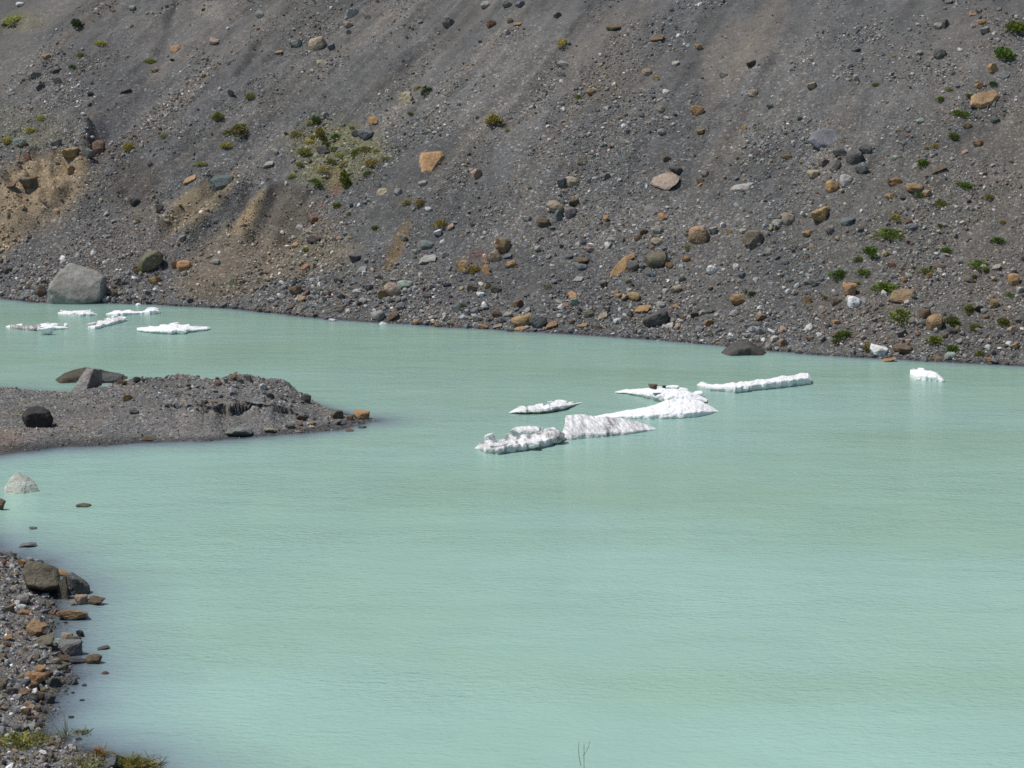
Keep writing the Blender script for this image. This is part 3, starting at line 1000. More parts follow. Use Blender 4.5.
def darken_cols(c): return tuple(float(np.clip(q, .015, .8)) for q in c)
for i, it in enumerate(ITEMS):
    r = random.Random(i * 13 + 5)
    x, y, z = PT[i]; n = Vector(NM[i]); m = float(np.sqrt(x*x + y*y + (z-CAMZ)**2)) / FPX
    w, h = it['w'] * m, it['h'] * m
    big = max(it['w'], it['h']) >= 12
    base = 'boulder' if big else 'stone'
    hk = (int(it['u']), int(it['v']))
    on_water = z < .03
    if hk in HERO:
        flat = it['k'] == 's'
        P, f = hero_mesh(base, HERO[hk], m, flat, i + 3, p=16 if it['k'] == 'r' else 40, rough=.07, p3=HULL3.get(hk), cuts=(3 if hk[0] in (41, 20) else 0) if hk in HULL3 else 2 if hk[0] == 20 else 10)
        me = mesh_np(base, P / max(w, .01), f, M_ROCK, False)
        o = link(base, me)
        pc = hit([it['u']], [it['v']])[0] if not on_water else PT[i]
        dirv = Vector((pc[0], pc[1], pc[2] - CAMZ)).normalized()
        c = Vector(pc) if flat else Vector(PT[i]) + Vector((0, 0, .3 * h))
        if not flat: c = c + Vector((0, .18 * w, 0))
        if hk[0] == 41: c = c + Vector((0, 0, .07))
        if hk == (76, 284):
            bx, by = onplane(76, 303.5); c = Vector((float(bx), float(by) + 8 * m, 18 * m))
        if flat: c = c + n * .1
        o.location = c; o.scale = (w, w, w)
        if flat: o.rotation_euler = (-math.radians(38), 0, 0); o.scale = (w, w, w * 1.12)
        else: o.rotation_euler = (0, 0, -math.atan2(x, y))
    else:
        me = r.choice(PROTO[it['k']])
        o = link(base, me)
        if it['k'] == 's' and not on_water and n.z < .93:
            L = h / .72; th = max(.22 * min(w, L), .06)
            o.scale = (w, L, th * 2)
            q = n.to_track_quat('Z', 'Y').to_matrix()
            # local y up the slope
            ux = Vector((1, 0, 0)); ux = (ux - n * ux.dot(n)).normalized(); uy = n.cross(ux)
            R = Matrix((ux, uy, n)).transposed() @ Matrix.Rotation(r.uniform(-.35, .35), 3, 'Z')
            o.rotation_euler = R.to_euler()
            pc = Vector(hit([it['u']], [it['v']])[0]); o.location = pc + n * th * .25
        elif it['k'] == 's':
            o.scale = (w, w * .9, h * 1.15); o.location = (x, y + .1 * w, z + .12 * h)
            o.rotation_euler = (r.uniform(-.08, .08), r.uniform(-.12, .12), r.uniform(-.5, .5))
        else:
            o.scale = (w * 1.04, w * r.uniform(.75, 1.0), h * 1.12)
            o.rotation_euler = (r.uniform(-.15, .15), r.uniform(-.22, .22), r.uniform(-.35, .35))
            o.location = (x, y + .12 * w, z + .26 * h)
    cw, cr = CW[it['c']]
    jit = r.uniform(.85, 1.15)
    o.color = (*darken_cols([q * jit * r.uniform(.95, 1.05) for q in cr]), 1)
    it['o'] = o; it['base'] = base
    o['category'] = 'boulder' if big else 'stone'
    EXCL.append((float(o.location.x), float(o.location.y), w * .5))
    o['group'] = {'far slope': 'rocks scattered on the far slope', 'gravel spit': 'rocks on the gravel spit', 'near shore': 'rocks of the near shore'}[it['where']]

# dark mounds awash in the lake, stones on the ice come later
def water_mound(pts, u, v, col, label, seed, lm):
    p = hit([u], [v])[0]; m = float(np.linalg.norm(p - np.array([0, 0, CAMZ]))) / FPX
    P, f = hero_mesh('boulder', pts, m, False, seed, p=22, sub=5, rough=.17, cuts=10)
    w = np.ptp(np.array(pts)[:,0]) * m
    o = link('boulder', mesh_np('boulder', P / w, f, M_ROCK, True)); o.scale = (w, w, w)
    o.location = (p[0], p[1] + .25 * w, 0); o.color = (*col, 1)
    tag(o, label, 'boulder', 'dark boulders awash in the lake')
    ITEMS.append(dict(u=u, v=v, w=np.ptp(np.array(pts)[:,0]), h=16, c='d', k='r', where='lake', lm=lm, lab=label, o=o, base='boulder', kind='rock'))
water_mound([(-30,8),(-27,2),(-17,-4),(-10,-11),(4,-12),(14,-8),(24,-1),(28,6),(20,14),(-20,14)], 745, 355, (.09,.085,.08), 'smooth dark mound of rock awash at the far shore, above the long white floe', 501, 'dark mound in the water')
water_mound([(-42,5),(-36,0),(-24,-7),(-12,-10),(2,-9),(10,-6),(22,-5),(34,-2),(46,6),(34,16),(-30,16)], 88, 382, (.085,.078,.06), 'low dark mound of rock awash just behind the leaning slab on the spit', 502, 'low dark mound')

# ------------------------------------------------------------------ loose stones too many to count
def stone_cols(n, r, warm=.16, lift=1.0):
    k = r.random(n); c = np.empty((n, 3))
    g = np.clip(r.lognormal(math.log(.18), .45, n), .045, .55)
    c[:] = g[:, None] * np.array([1.0, .985, .955]) * (1 + .05 * r.normal(size=(n, 1)) * np.array([1, 0, -1]))
    a = k < warm; na = a.sum()
    c[a] = np.array([.27, .20, .135]) * r.uniform(.45, 1.25, (na, 1)) * (1 + .08 * r.normal(size=(na, 3)))
    b = (k > .88) & (k < .98); c[b] = np.array([.44, .435, .42]) * r.uniform(.7, 1.25, (b.sum(), 1))
    d = k > .98; c[d] = np.array([.68, .68, .70])
    e = (k > .83) & (k < .88); c[e] = np.array([.165, .18, .18]) * r.uniform(.7, 1.4, (e.sum(), 1))
    return np.clip(c * lift, .02, .8)
def scatter(name, pos, size, cols, r, flatten=.7):
    bv, bf = ICO[1]
    n = len(pos)
    var = bv[None] * r.uniform(.6, 1.25, (n, 12, 1))
    sx = size[:, None] * .5 * np.stack([r.uniform(.8, 1.25, n), r.uniform(.7, 1.1, n), r.uniform(.5, .95, n) * flatten / .7], 1)
    q = r.normal(size=(n, 4)); q[:, 1:3] *= .45; q /= np.linalg.norm(q, axis=1)[:, None]
    W, Xq, Yq, Z = q.T
    R = np.stack([np.stack([1-2*(Yq*Yq+Z*Z), 2*(Xq*Yq-Z*W), 2*(Xq*Z+Yq*W)], 1), np.stack([2*(Xq*Yq+Z*W), 1-2*(Xq*Xq+Z*Z), 2*(Yq*Z-Xq*W)], 1),
                  np.stack([2*(Xq*Z-Yq*W), 2*(Yq*Z+Xq*W), 1-2*(Xq*Xq+Yq*Yq)], 1)], 1)
    P = np.einsum('nij,nkj->nki', R, var * sx[:, None, :]) + pos[:, None, :]
    F = (bf[None] + 12 * np.arange(n)[:, None, None]).reshape(-1, 3)
    return link(name, mesh_np(name, P.reshape(-1, 3), F, M_SCREE, False, np.repeat(cols, 12, 0)))
r = np.random.default_rng(3)
NS = 230000
s = r.uniform(-14, SL + 14, NS); tt = r.uniform(-.25, 31, NS)
x, y = ts(s, tt + shore_t(s)); z = hill(x, y); hc, hp, _ = hill_cols(x, y, z)
cl = fbm(s * .35, tt * .35, 0, 4, 111); cl2 = fbm(s * 1.1, tt * 1.1, 0, 2, 112)
u_, v_ = project(x, y, z)
lowr = sstep(16, 3, tt)
den = .10 + .55 * lowr + .5 * np.clip(hp - .3, 0, 1) + 1.15 * cl + .4 * cl2 + .5 * noise3((s - .35 * tt * sstep(40, 5, s)) * .55, tt * .06, 0, 113) * sstep(4, 12, tt) - .15 * sstep(16, 26, tt)
den += .9 * np.exp(-((u_ - 40) / 60) ** 2 - ((v_ - 60) / 45) ** 2) + .6 * np.exp(-((u_ - 870) / 70) ** 2 - ((v_ - 165) / 40) ** 2) + .5 * sstep(1.5, 0, tt)
keep = r.random(NS) < np.clip(den, .06, 1)
s, tt, x, y, z, hc, cl = [q[keep] for q in (s, tt, x, y, z, hc, cl)]
n = len(x)
size = .054 * (1 - r.random(n)) ** (-1 / 2.7) * np.clip(1 + .5 * cl, .6, 1.5)
size = np.minimum(size, np.where(tt < 9, .5, .36) * r.uniform(.6, 1, n))
size *= np.where(tt < 3, 1.2, 1.0)
cols = stone_cols(n, r, .10); tint = hc / hc.mean(1, keepdims=True)
cols = cols * (.25 + .75 * tint) * (.75 + .25 * (hc.mean(1, keepdims=True) / .12))
wet = (z < .06); cols[wet] *= .65
so = scatter('scree', np.stack([x, y, z + size * .12], 1), size, cols, r)
tag(so, 'loose grey gravel and small stones covering the far slope', 'scree', None, 'stuff')
print('scree', n)

NS = 30000
x = r.uniform(-24, -5, NS); y = r.uniform(71, 92, NS); z = spit(x, y); u_ = spit_uv(x, y)
crest = sstep(.35, .9, z) + .35 * sstep(310, 340, u_)
keep = (z > -.03) & (r.random(NS) < .45 + .5 * crest + .35 * fbm(x * .8, y * .8, 0, 3, 121))
x, y, z, u_ = x[keep], y[keep], z[keep], u_[keep]; n = len(x)
size = np.minimum(.04 * (1 - r.random(n)) ** (-1 / 2.2), np.where((u_ > 130) & (z > .45), .28, .13) * r.uniform(.6, 1, n))
cols = stone_cols(n, r, .14, .92); cols[z < .08] *= .6
tag(scatter('gravel', np.stack([x, y, z + size * .1], 1), size, cols, r), 'loose stones and gravel strewn over the spit', 'gravel', None, 'stuff')
NS = 90000
x = r.uniform(-22, -5, NS); y = r.uniform(36, 66, NS); d = bank_d(x, y)
keep = (d > -.35) & (d < 9) & (r.random(NS) < np.where(d < 0, .45, .85)); x, y, d = x[keep], y[keep], d[keep]; z = bank(x, y); n = len(x)
size = np.minimum(.03 * (1 - r.random(n)) ** (-1 / 1.85), .27 * r.uniform(.5, 1, n))
cols = stone_cols(n, r, .15, 1.08); cols[z < .05] *= .6
tag(scatter('pebbles', np.stack([x, y, z + size * .12], 1), size, cols, r), 'mixed pebbles and stones covering the near shore', 'pebbles', None, 'stuff')

# ------------------------------------------------------------------ plants
def tuft_mesh(seed, nb=320, blade=.2, dome=.42, spread=.5, leafw=.035):
    r = np.random.default_rng(seed); V, F, C = [], [], []
    sub = r.normal(size=(7, 2)) * .2
    for k in range(nb):
        c = sub[r.integers(7)]
        ang = r.uniform(0, 2*math.pi); rad = .27 * math.sqrt(r.random())
        px, py = c[0] + rad * math.cos(ang), c[1] + rad * math.sin(ang)
        rr = min(math.hypot(px, py) / spread, 1)
        ph = dome * math.sqrt(max(1 - rr * rr, .03)) * r.uniform(.1, 1)
        lean = np.array([px * 1.2 + r.normal() * .35, py * 1.2 + r.normal() * .35, r.uniform(.5, 1.1)]); lean /= np.linalg.norm(lean)
        L = blade * r.uniform(.6, 1.3); wd = leafw * r.uniform(.6, 1.4)
        sd = np.cross(lean, (r.normal(), r.normal(), .2)); sd /= np.linalg.norm(sd)
        b = np.array([px, py, ph - .08]); i = len(V)
        mid = b + lean * L * .55; tip = b + lean * L + np.array([lean[0], lean[1], -.35]) * L * .25
        V += [b - sd * wd * .4, b + sd * wd * .4, mid + sd * wd, mid - sd * wd, tip]
        F += [(i, i+1, i+2), (i, i+2, i+3), (i+3, i+2, i+4)]
        s = r.uniform(.6, 1.4); y_ = max(0, r.normal()) * .2
        C += [(s * (1 + y_), s * (1 + .4 * y_), s * (1 - y_))] * 5
    return mesh_np('grass_tuft', V, F, M_PLANT, False, np.clip(np.array(C), .2, 2.2))
TUFTS = [tuft_mesh(i + 700) for i in range(7)]
BUSH = [tuft_mesh(i + 800, 420, .16, .62, .52, .05) for i in range(4)]
PC = {'g': ('green', (.115, .175, .042)), 'y': ('yellow-green', (.36, .35, .13)), 'v': ('olive', (.25, .24, .095)), 'd': ('dark green', (.09, .125, .05)), 'm': ('mossy green', (.15, .195, .055))}
PLANTS = """
76 23 10 10 d b|dark bush top left|small round dark green bush near the top left corner
150 60 12 8 y t|yellow tuft upper left|yellow-green tuft just below the flat tan rock
219 116 10 10 v b
240 129 16 12 v b|olive bush|olive green bush on the bare slope left of the green patch
225 144 15 9 y t
7 139 14 9 y t
30 129 12 8 y t
41 117 12 8 y t
128 145 13 12 y t
200 163 13 5 y t
165 135 10 6 v t
100 42 16 7 y t
15 18 22 12 y t
5 24 8 6 d t
72 66 8 5 d t
80 54 9 6 v t
250 95 12 9 v t
204 75 6 5 v t
495 119 16 12 y b|round yellow bush|round yellow-green cushion bush standing alone in the upper centre
507 130 6 5 y t
418 87 8 6 y t
427 89 8 10 d t
410 113 6 4 g t
322 133 11 14 v b|tall bush in the patch|tallest bush of the green patch above the dark slate boulder
315 136 10 9 v t
296 133 11 9 v t
325 143 11 8 m t
303 150 16 12 y t
336 135 10 8 g t
316 120 9 10 d b
373 161 19 10 v t
349 179 13 23 m b|bright mossy bush|bright mossy green bush growing down beside a brown earth scoop
358 150 12 12 m t
341 154 11 6 y t
376 150 9 6 y t
292 175 9 5 y t
316 181 8 12 m t
345 163 16 8 y t
309 141 14 7 y t
331 160 10 7 v t
364 148 12 8 v t
322 168 12 6 y t
299 163 11 6 v t
368 172 9 7 m t
310 122 8 6 y t
352 127 9 5 v t
385 158 9 6 v t
333 148 9 6 m t
563 41 11 12 y t|yellow tuft at top centre|yellow tuft above the long pale stone near the top centre
578 96 7 5 g t
1014 27 19 13 g b|green bush at the right edge|bright green bush at the upper right edge of the picture
1002 53 17 14 g b
993 83 9 7 d t
960 112 19 8 g t
940 98 8 8 g t
969 95 9 6 m t
953 135 13 9 g t
923 161 12 12 g t
934 145 9 6 v t
964 184 16 9 g t
949 89 8 5 v t
875 84 9 5 v t
888 231 26 13 m t|wide tuft patch|widest mossy tuft on the right slope, left of a blue-grey stone
872 249 17 13 g t
858 258 10 6 m t
838 272 16 12 g t|lone left green tuft|round dark green tuft, leftmost of those on the lower right slope
863 271 15 9 m t
857 283 9 6 m t
885 285 24 13 g t|broad green tuft|broad green tuft just above the broad tan slab
946 249 10 8 g t
998 239 15 8 g t
978 262 17 11 m t
986 269 7 7 g t
925 270 13 8 m t
900 312 19 17 m t
952 319 14 14 m t
935 338 18 12 m t
951 347 14 10 g t
976 326 14 8 m t
1003 320 13 11 m t
969 307 8 13 m t
974 276 5 6 g t
843 334 17 17 g t|leaning green tuft|leaning green tuft near the far waterline, between two pale stones
867 346 14 11 v t|olive waterline tuft|olive tuft just above the lilac-white rock at the far waterline
919 194 10 6 m t
940 202 13 8 m t
940 225 6 5 m t
897 216 12 9 v t
1009 294 8 5 m t
826 297 6 5 m t
980 352 10 7 m t
988 196 11 7 v t
1002 221 7 5 v t
752 293 8 8 d t
471 268 20 10 v t|tuft beside the orange stone|olive-yellow tuft beside a tan-orange stone, lower centre of the slope
440 222 13 10 v t
375 227 9 7 m t
337 204 11 8 m t
420 201 11 9 v t
407 201 9 7 v t
306 249 9 6 m t
385 282 7 5 v t
688 246 8 7 v t
138 270 9 8 v t
"""
PIT = []
for ln in PLANTS.strip().splitlines():
    p = ln.split('|'); a = p[0].split()
    PIT.append(dict(u=float(a[0]), v=float(a[1]), w=float(a[2]), h=float(a[3]), c=a[4], k=a[5], where='far slope', kind='plant',
                    lm=p[1].strip() if len(p) > 1 else None, lab=p[2].strip() if len(p) > 2 else None))
PP = hit([i['u'] for i in PIT], [i['v'] + .3 * i['h'] for i in PIT])
PN = slope_normal(PP[:,0], PP[:,1]); PN /= np.linalg.norm(PN, axis=1)[:, None]
for i, it in enumerate(PIT):
    rr = random.Random(900 + i)
    b = it['k'] == 'b'; me = rr.choice(BUSH if b else TUFTS)
    nm = 'bush' if b else 'grass_tuft'
    o = link(nm, me); p = PP[i]; m = float(np.linalg.norm(p - np.array([0, 0, CAMZ]))) / FPX
    w, h = it['w'] * m, it['h'] * m
    o.location = Vector(p) + Vector(PN[i]) * .02
    n = Vector(PN[i]); q = (n * .55 + Vector((0, 0, 1)) * .45).normalized().to_track_quat('Z', 'Y')
    o.rotation_mode = 'QUATERNION'; o.rotation_quaternion = q @ Matrix.Rotation(rr.uniform(-.6, .6), 4, 'Z').to_quaternion()
    o.scale = (w * 1.12, h * 1.25 if not b else w * 1.05, h * (1.15 if b else 1.0))
    cw, cr = PC[it['c']]; j = rr.uniform(.8, 1.2)
    o.color = (cr[0] * j * rr.uniform(.85, 1.2), cr[1] * j, cr[2] * j, 1)
    o['category'] = 'bush' if b else 'grass tuft'; o['group'] = 'bushes on the far slope' if b else 'grass tufts on the far slope'
    it['o'] = o; it['base'] = nm
    ITEMS.append(it)

# near plants, bottom left: blades and leaves one can see
def near_plant(seed, w, h, nb, wd, droop, tilt=.8):
    r = np.random.default_rng(seed); V, F, C = [], [], []
    for k in range(nb):
        b = np.array([r.normal() * w * .26, r.normal() * w * .26, -.02])
        d = np.array([r.normal() * tilt, r.normal() * tilt, 1.0]); d /= np.linalg.norm(d)
        L = h * r.uniform(.45, 1.1); sd = np.cross(d, (r.normal(), r.normal(), 0.01)); sd /= np.linalg.norm(sd)
        ww = wd * r.uniform(.6, 1.3); i = len(V)
        for j, t in enumerate((0, .35, .7, 1.0)):
            c = b + d * L * t + np.array([d[0] * .6, d[1] * .6, -droop]) * L * t * t * .6
            k_ = ww * (.5, 1.0, .75, .08)[j]
            V += [c - sd * k_, c + sd * k_]
        for j in range(3): a = i + 2 * j; F.append((a, a+1, a+3, a+2))
        s = r.uniform(.55, 1.45); y_ = abs(r.normal()) * .35
        C += [(s * (1 + y_), s * (1 + .25 * y_), s * (1 - .4 * y_))] * 8
    return mesh_np('plant', V, F, M_PLANT, False, np.clip(np.array(C), .2, 2.4))
NP = [(20,744,44,15,330,.011,.5,(.19,.235,.085),'leafy_plant','leafy low green plant spreading over the bottom left gravel','plant'),
      (66,739,8,20,26,.006,.1,(.16,.20,.08),'grass_clump','small upright grass clump at the near water edge','grass'),
      (80,767,44,12,220,.008,.3,(.17,.205,.075),'grass_clump','green and yellow grass clump at the bottom edge, left of the lilac-grey rock','grass'),
      (101,755,9,13,70,.007,.2,(.22,.15,.05),'grass_clump','rust brown grass clump on the bottom left bank','grass'),
      (128,766,26,16,220,.008,.3,(.19,.22,.07),'grass_clump','yellow-green grass clump right of the lilac-grey rock at the bottom edge','grass'),
      (145,769,26,15,190,.008,.3,(.19,.185,.07),'grass_clump','brownish grass clump at the right end of the bottom left bank','grass'),
      (157,768,12,18,12,.009,.3,(.07,.11,.04),'sprig','thin dark green sprig leaning out over the water at the bottom','sprig'),
      (82,733,15,7,70,.010,.6,(.13,.14,.04),'moss_clump','mossy clump standing in the shallows off the bottom left bank','moss'),
      (45,760,20,8,60,.010,.5,(.16,.13,.05),'grass_clump','sparse dry grass clump on the gravel at the bottom edge','grass'),
      (18,762,16,8,40,.010,.5,(.15,.13,.05),'grass_clump','dry straw coloured clump near the white pebble, bottom left corner','grass')]
pts = hit([q[0] for q in NP], [q[1] for q in NP])
for k, q in enumerate(NP):
    m = float(np.linalg.norm(pts[k] - np.array([0, 0, CAMZ]))) / FPX
    o = link(q[8], near_plant(40 + k, q[2] * m * 1.1, q[3] * m * 1.25, q[4], q[5], q[6], .8 if q[6] > .15 else .25)); o.location = pts[k]; o.color = (*q[7], 1)
    tag(o, q[9], q[10], 'plants on the near bank')

# the dry stalk poking up at the bottom edge, rooted on the bank in front of the viewer
yy = 3.4; a, b, c = ray(583, 768); kx = yy / float(b); bx = float(a) * kx
gz = float(bank(np.array([bx]), np.array([yy]))[0])
V, F = [], []
def strand(p0, p1, r0, r1, bend):
    p0 = np.array(p0); p1 = np.array(p1); i = len(V); nseg = 6
    for j in range(nseg + 1):
        t = j / nseg; c = p0 * (1-t) + p1 * t + np.array(bend) * math.sin(t * math.pi); rr = r0 * (1-t) + r1 * t
        for q in range(4): V.append(c + rr * np.array([math.cos(q * math.pi/2), math.sin(q * math.pi/2), 0]))
    for j in range(nseg):
        for q in range(4): a0 = i + 4*j + q; a1 = i + 4*j + (q+1) % 4; F.append((a0, a1, a1+4, a0+4))
def at(u, v): a, b, c = ray(u, v); k = yy / float(b); return (float(a) * k - bx, 0, CAMZ + float(c) * k - gz)
strand((0, 0, -.02), at(584, 744),   .0007, .0004, (.003, 0, 0)); strand(at(581, 766), at(579, 742), .0005, .0003, (-.002, 0, 0)); strand(at(583, 756), at(590, 741), .0005, .0003, (.002, 0, 0))
o = link('grass_stalk', mesh_np('grass_stalk', V, F, M_PLANT, False, np.ones((len(V), 3)))); o.location = (bx, yy, gz); o.color = (.2, .22, .15, 1)
tag(o, 'thin dry grass stalk poking up in front of the water at the bottom edge', 'grass stalk')

# ------------------------------------------------------------------ ice floes
def loft_ice(name, top, bot, q=.55, lip=.35, dirt=0.0, dirtf=None, under=0.0, seed=1, parent=None, N_=150, M_=36, maxd=4.0, rough=.055, base=None, jag=.8):
    top = np.array(top, float); bot = np.array(bot, float)
    u = np.linspace(max(top[0,0], bot[0,0]), min(top[-1,0], bot[-1,0]), N_)
    vt = np.interp(u, top[:,0], top[:,1]); vb = np.interp(u, bot[:,0], bot[:,1])
    vt = vt + jag * fbm(u * .16, u * 0, 0, 3, seed) ; vb = vb + .25 * fbm(u * .2, u * 0 + 5, 0, 2, seed); vb = np.maximum(vb, vt + .4)
    xf, yf = onplane(u, vb); m = np.hypot(yf, CAMZ) / FPX
    T = (vb - vt) * m; el = CAMZ / np.hypot(yf, CAMZ)
    zt = q * T; D = np.clip((1 - q) * T / el, .15, maxd); zl = lip * T
    w = np.concatenate([[.05, 0, .0, .005, .012], np.linspace(.03, .85, M_ - 10), [.95, 1.0, 1.02, .9, .4]])
    rows = []
    ux = np.stack([xf, yf], 1); ux /= np.linalg.norm(ux, axis=1)[:, None]
    for j in range(M_):
        if j == 0: z = -.3 + 0 * T
        elif j == 1: z = -.02 + 0 * T
        elif j < 5: z = zl * (0, 0, .3, .62, .86)[j]
        elif j < M_ - 5: t = w[j] / .85; z = zl * (1 - t) ** .9 + zt * t ** .9
        else: z = zt * {5: .9, 4: .45, 3: -.1, 2: 0, 1: 0}[M_ - j] + (-.3 if j >= M_ - 2 else 0)
        ww = w[j] * D
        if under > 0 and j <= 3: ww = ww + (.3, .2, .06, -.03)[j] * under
        rows.append(np.stack([xf + ux[:,0] * ww, yf + ux[:,1] * ww, z], 1))
    P = np.stack(rows, 0)                                  # M, N, 3
    a = rough * np.clip(T, .15, 1.2)[None, :, None]
    ds = np.stack([fbm(P[...,0]*3.4+s_, P[...,1]*3.0, P[...,2]*4.2, 4, seed + 7 * s_) for s_ in (1, 2, 3)], -1) * 2.2
    edge = np.sin(np.linspace(0, math.pi, N_))[None, :, None] ** .4
    lock = np.ones((M_, 1, 1)); lock[:2] = .5; lock[2:5] = .9
    cr = np.abs(fbm(P[...,0]*1.7+3, P[...,1]*1.5, 0, 3, seed+91)); P[...,2] -= np.where(P[...,2] > .02, np.clip(.16 - cr, 0, 1) * 2.2 * a[...,0], 0)   # melt cracks
    P = P + ds * a * edge * lock
    flat = P.reshape(-1, 3)
    idx = np.arange(M_ * N_).reshape(M_, N_); F = []
    nxt = np.roll(idx, -1, axis=0)
    F = np.stack([idx[:, :-1].ravel(), idx[:, 1:].ravel(), nxt[:, 1:].ravel(), nxt[:, :-1].ravel()], 1)
    c0 = flat[idx[:, 0]].mean(0); c1 = flat[idx[:, -1]].mean(0)
    V = np.concatenate([flat, [c0], [c1]]); i0 = len(flat)
    cap = [(idx[j, 0], nxt[j, 0], i0, i0) for j in range(M_)] + [(nxt[j, -1], idx[j, -1], i0 + 1, i0 + 1) for j in range(M_)]
    U = np.concatenate([np.tile(u, M_), [u[0], u[-1]]]); Wj = np.concatenate([np.repeat(np.arange(M_), N_), [8, 8]])
    dv = np.full(len(V), dirt) if dirtf is None else dirtf(U, Wj / M_)
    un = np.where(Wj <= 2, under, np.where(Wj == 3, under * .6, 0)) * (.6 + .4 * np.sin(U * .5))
    org = np.array([flat[:,0].mean(), flat[:,1].mean(), 0.0]) if base is None else base
    me = bpy.data.meshes.new(name)
    faces = [tuple(int(k) for k in f) for f in F] + [tuple(int(k) for k in f[:3]) for f in cap]
    me.from_pydata([tuple(p) for p in (V - org)], [], faces)
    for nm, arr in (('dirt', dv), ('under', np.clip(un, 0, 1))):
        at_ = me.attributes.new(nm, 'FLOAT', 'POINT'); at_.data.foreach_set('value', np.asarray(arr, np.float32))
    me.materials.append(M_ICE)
    bm = bmesh.new(); bm.from_mesh(me); bmesh.ops.recalc_face_normals(bm, faces=bm.faces); bm.to_mesh(me); bm.free()
    o = link(name, me, parent)
    if parent is None: o.location = org
    return o, org
def ice_lump(name, u, v, w, h, parent, org, seed, dirt=.2, kind='r', d=None, dy=0.0):
    """a block on top of a floe, sized from the photo; parent-local"""
    x, y = onplane(u, v + h * .5); y = float(y) + dy; a, b, c = ray(u, v); k = y / float(b)
    x = float(a) * k; z = CAMZ + float(c) * k; m = k / FPX
    r = np.random.default_rng(seed)
    P = np.array([p.co[:] for p in PROTO[kind][seed % 8].vertices]); P = P * np.array([w * m, (d or w) * m, h * m])
    f = np.array([p.vertices[:] for p in PROTO[kind][seed % 8].polygons])
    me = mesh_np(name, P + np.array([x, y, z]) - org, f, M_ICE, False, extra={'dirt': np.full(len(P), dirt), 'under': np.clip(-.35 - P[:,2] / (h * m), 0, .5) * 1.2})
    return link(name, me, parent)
ICE_G = 'ice floes drifting on the lake'
def crumbs(o, org, spots, seed, dirt=.15):
    r = np.random.default_rng(seed)
    for (u, v, w, h) in spots:
        ice_lump('ice_lump', u, v, w, h, o, org, int(r.integers(0, 99)), dirt * r.uniform(.3, 1.8), 'a' if r.random() < .6 else 'r', w * r.uniform(.6, 1.0), 0.12)
# long flat floe with the brown underside
o, g0 = loft_ice('ice_floe', [(509,412),(517,407),(530,405),(545,404),(556,401),(566,402),(577,402),(582,402)], [(509,413.2),(520,414.5),(535,414.5),(552,413),(566,410),(577,405),(582,403)],
                 q=.5, lip=.5, dirtf=lambda U, W: .35 + .5 * (np.exp(-((U - 527) / 1.6) ** 2) + np.exp(-((U - 550) / 1.6) ** 2)) * 1.2, under=.9, seed=201, jag=.6)
tag(o, 'long flat white ice floe with a brown undercut edge, behind the dirty lumpy ice', 'ice floe', ICE_G)
crumbs(o, g0, [(522,407.5,9,4),(538,405.5,10,4),(551,403,8,4),(561,402.5,13,5),(572,403.5,8,4)], 1, .3)
# lumpy dirty floe at the left of the group
o, g0 = loft_ice('ice_floe', [(475,447),(482,440),(492,438),(504,436),(512,434),(530,433),(545,428),(556,429),(566,434)], [(475,449),(486,453.5),(497,455),(515,452.5),(534,450),(548,447),(560,443),(566,440)],
                 q=.42, lip=.4, dirtf=lambda U, W: .62 + .2 * np.sin(U * .55) + .2 * (W > .5), under=.3, seed=202, rough=.07, jag=1.0)
tag(o, 'lumpy dirty ice floe with a ball and a log shaped block on top', 'ice floe', ICE_G)
ice_lump('ice_ball', 490, 438, 11, 10.5, o, g0, 3, .35)
ice_lump('ice_block', 526, 431.5, 33, 11.5, o, g0, 5, .6, 'r', 18, .3)
ice_lump('ice_block', 540, 431, 9, 8, o, g0, 6, .75, 'a', None, .4)
ice_lump('ice_block', 509, 437, 8, 8, o, g0, 9, .8, 'a')
ice_lump('ice_block', 555, 437, 20, 13, o, g0, 12, .85, 'r'); ice_lump('ice_block', 500, 447, 22, 9, o, g0, 15, .6, 'a'); ice_lump('ice_block', 530, 445, 18, 9, o, g0, 17, .35, 'a'); ice_lump('ice_block', 517, 441, 9, 5, o, g0, 19, .95, 'a')
ice_lump('ice_block', 551, 430, 14, 6, o, g0, 14, .6, 'a', None, .5)
# streaked middle floe
o, g0 = loft_ice('ice_floe', [(561,437),(564,426),(566,413),(574,412.3),(582,412),(594,414),(605,415),(620,417),(636,420),(648,424),(656,428)], [(561,438.5),(564,439.5),(572,440),(585,438.5),(600,437.5),(615,436),(628,434.5),(642,432.5),(652,430.5),(656,429.5)],
                 q=.6, lip=.15, dirtf=lambda U, W: .68 + .2 * np.exp(-((U - 610) / 7) ** 2), under=0, seed=203, rough=.035, jag=.8)
tag(o, 'ice floe streaked diagonally with dark grit, between the lumpy floe and the biggest white one', 'ice floe', ICE_G)
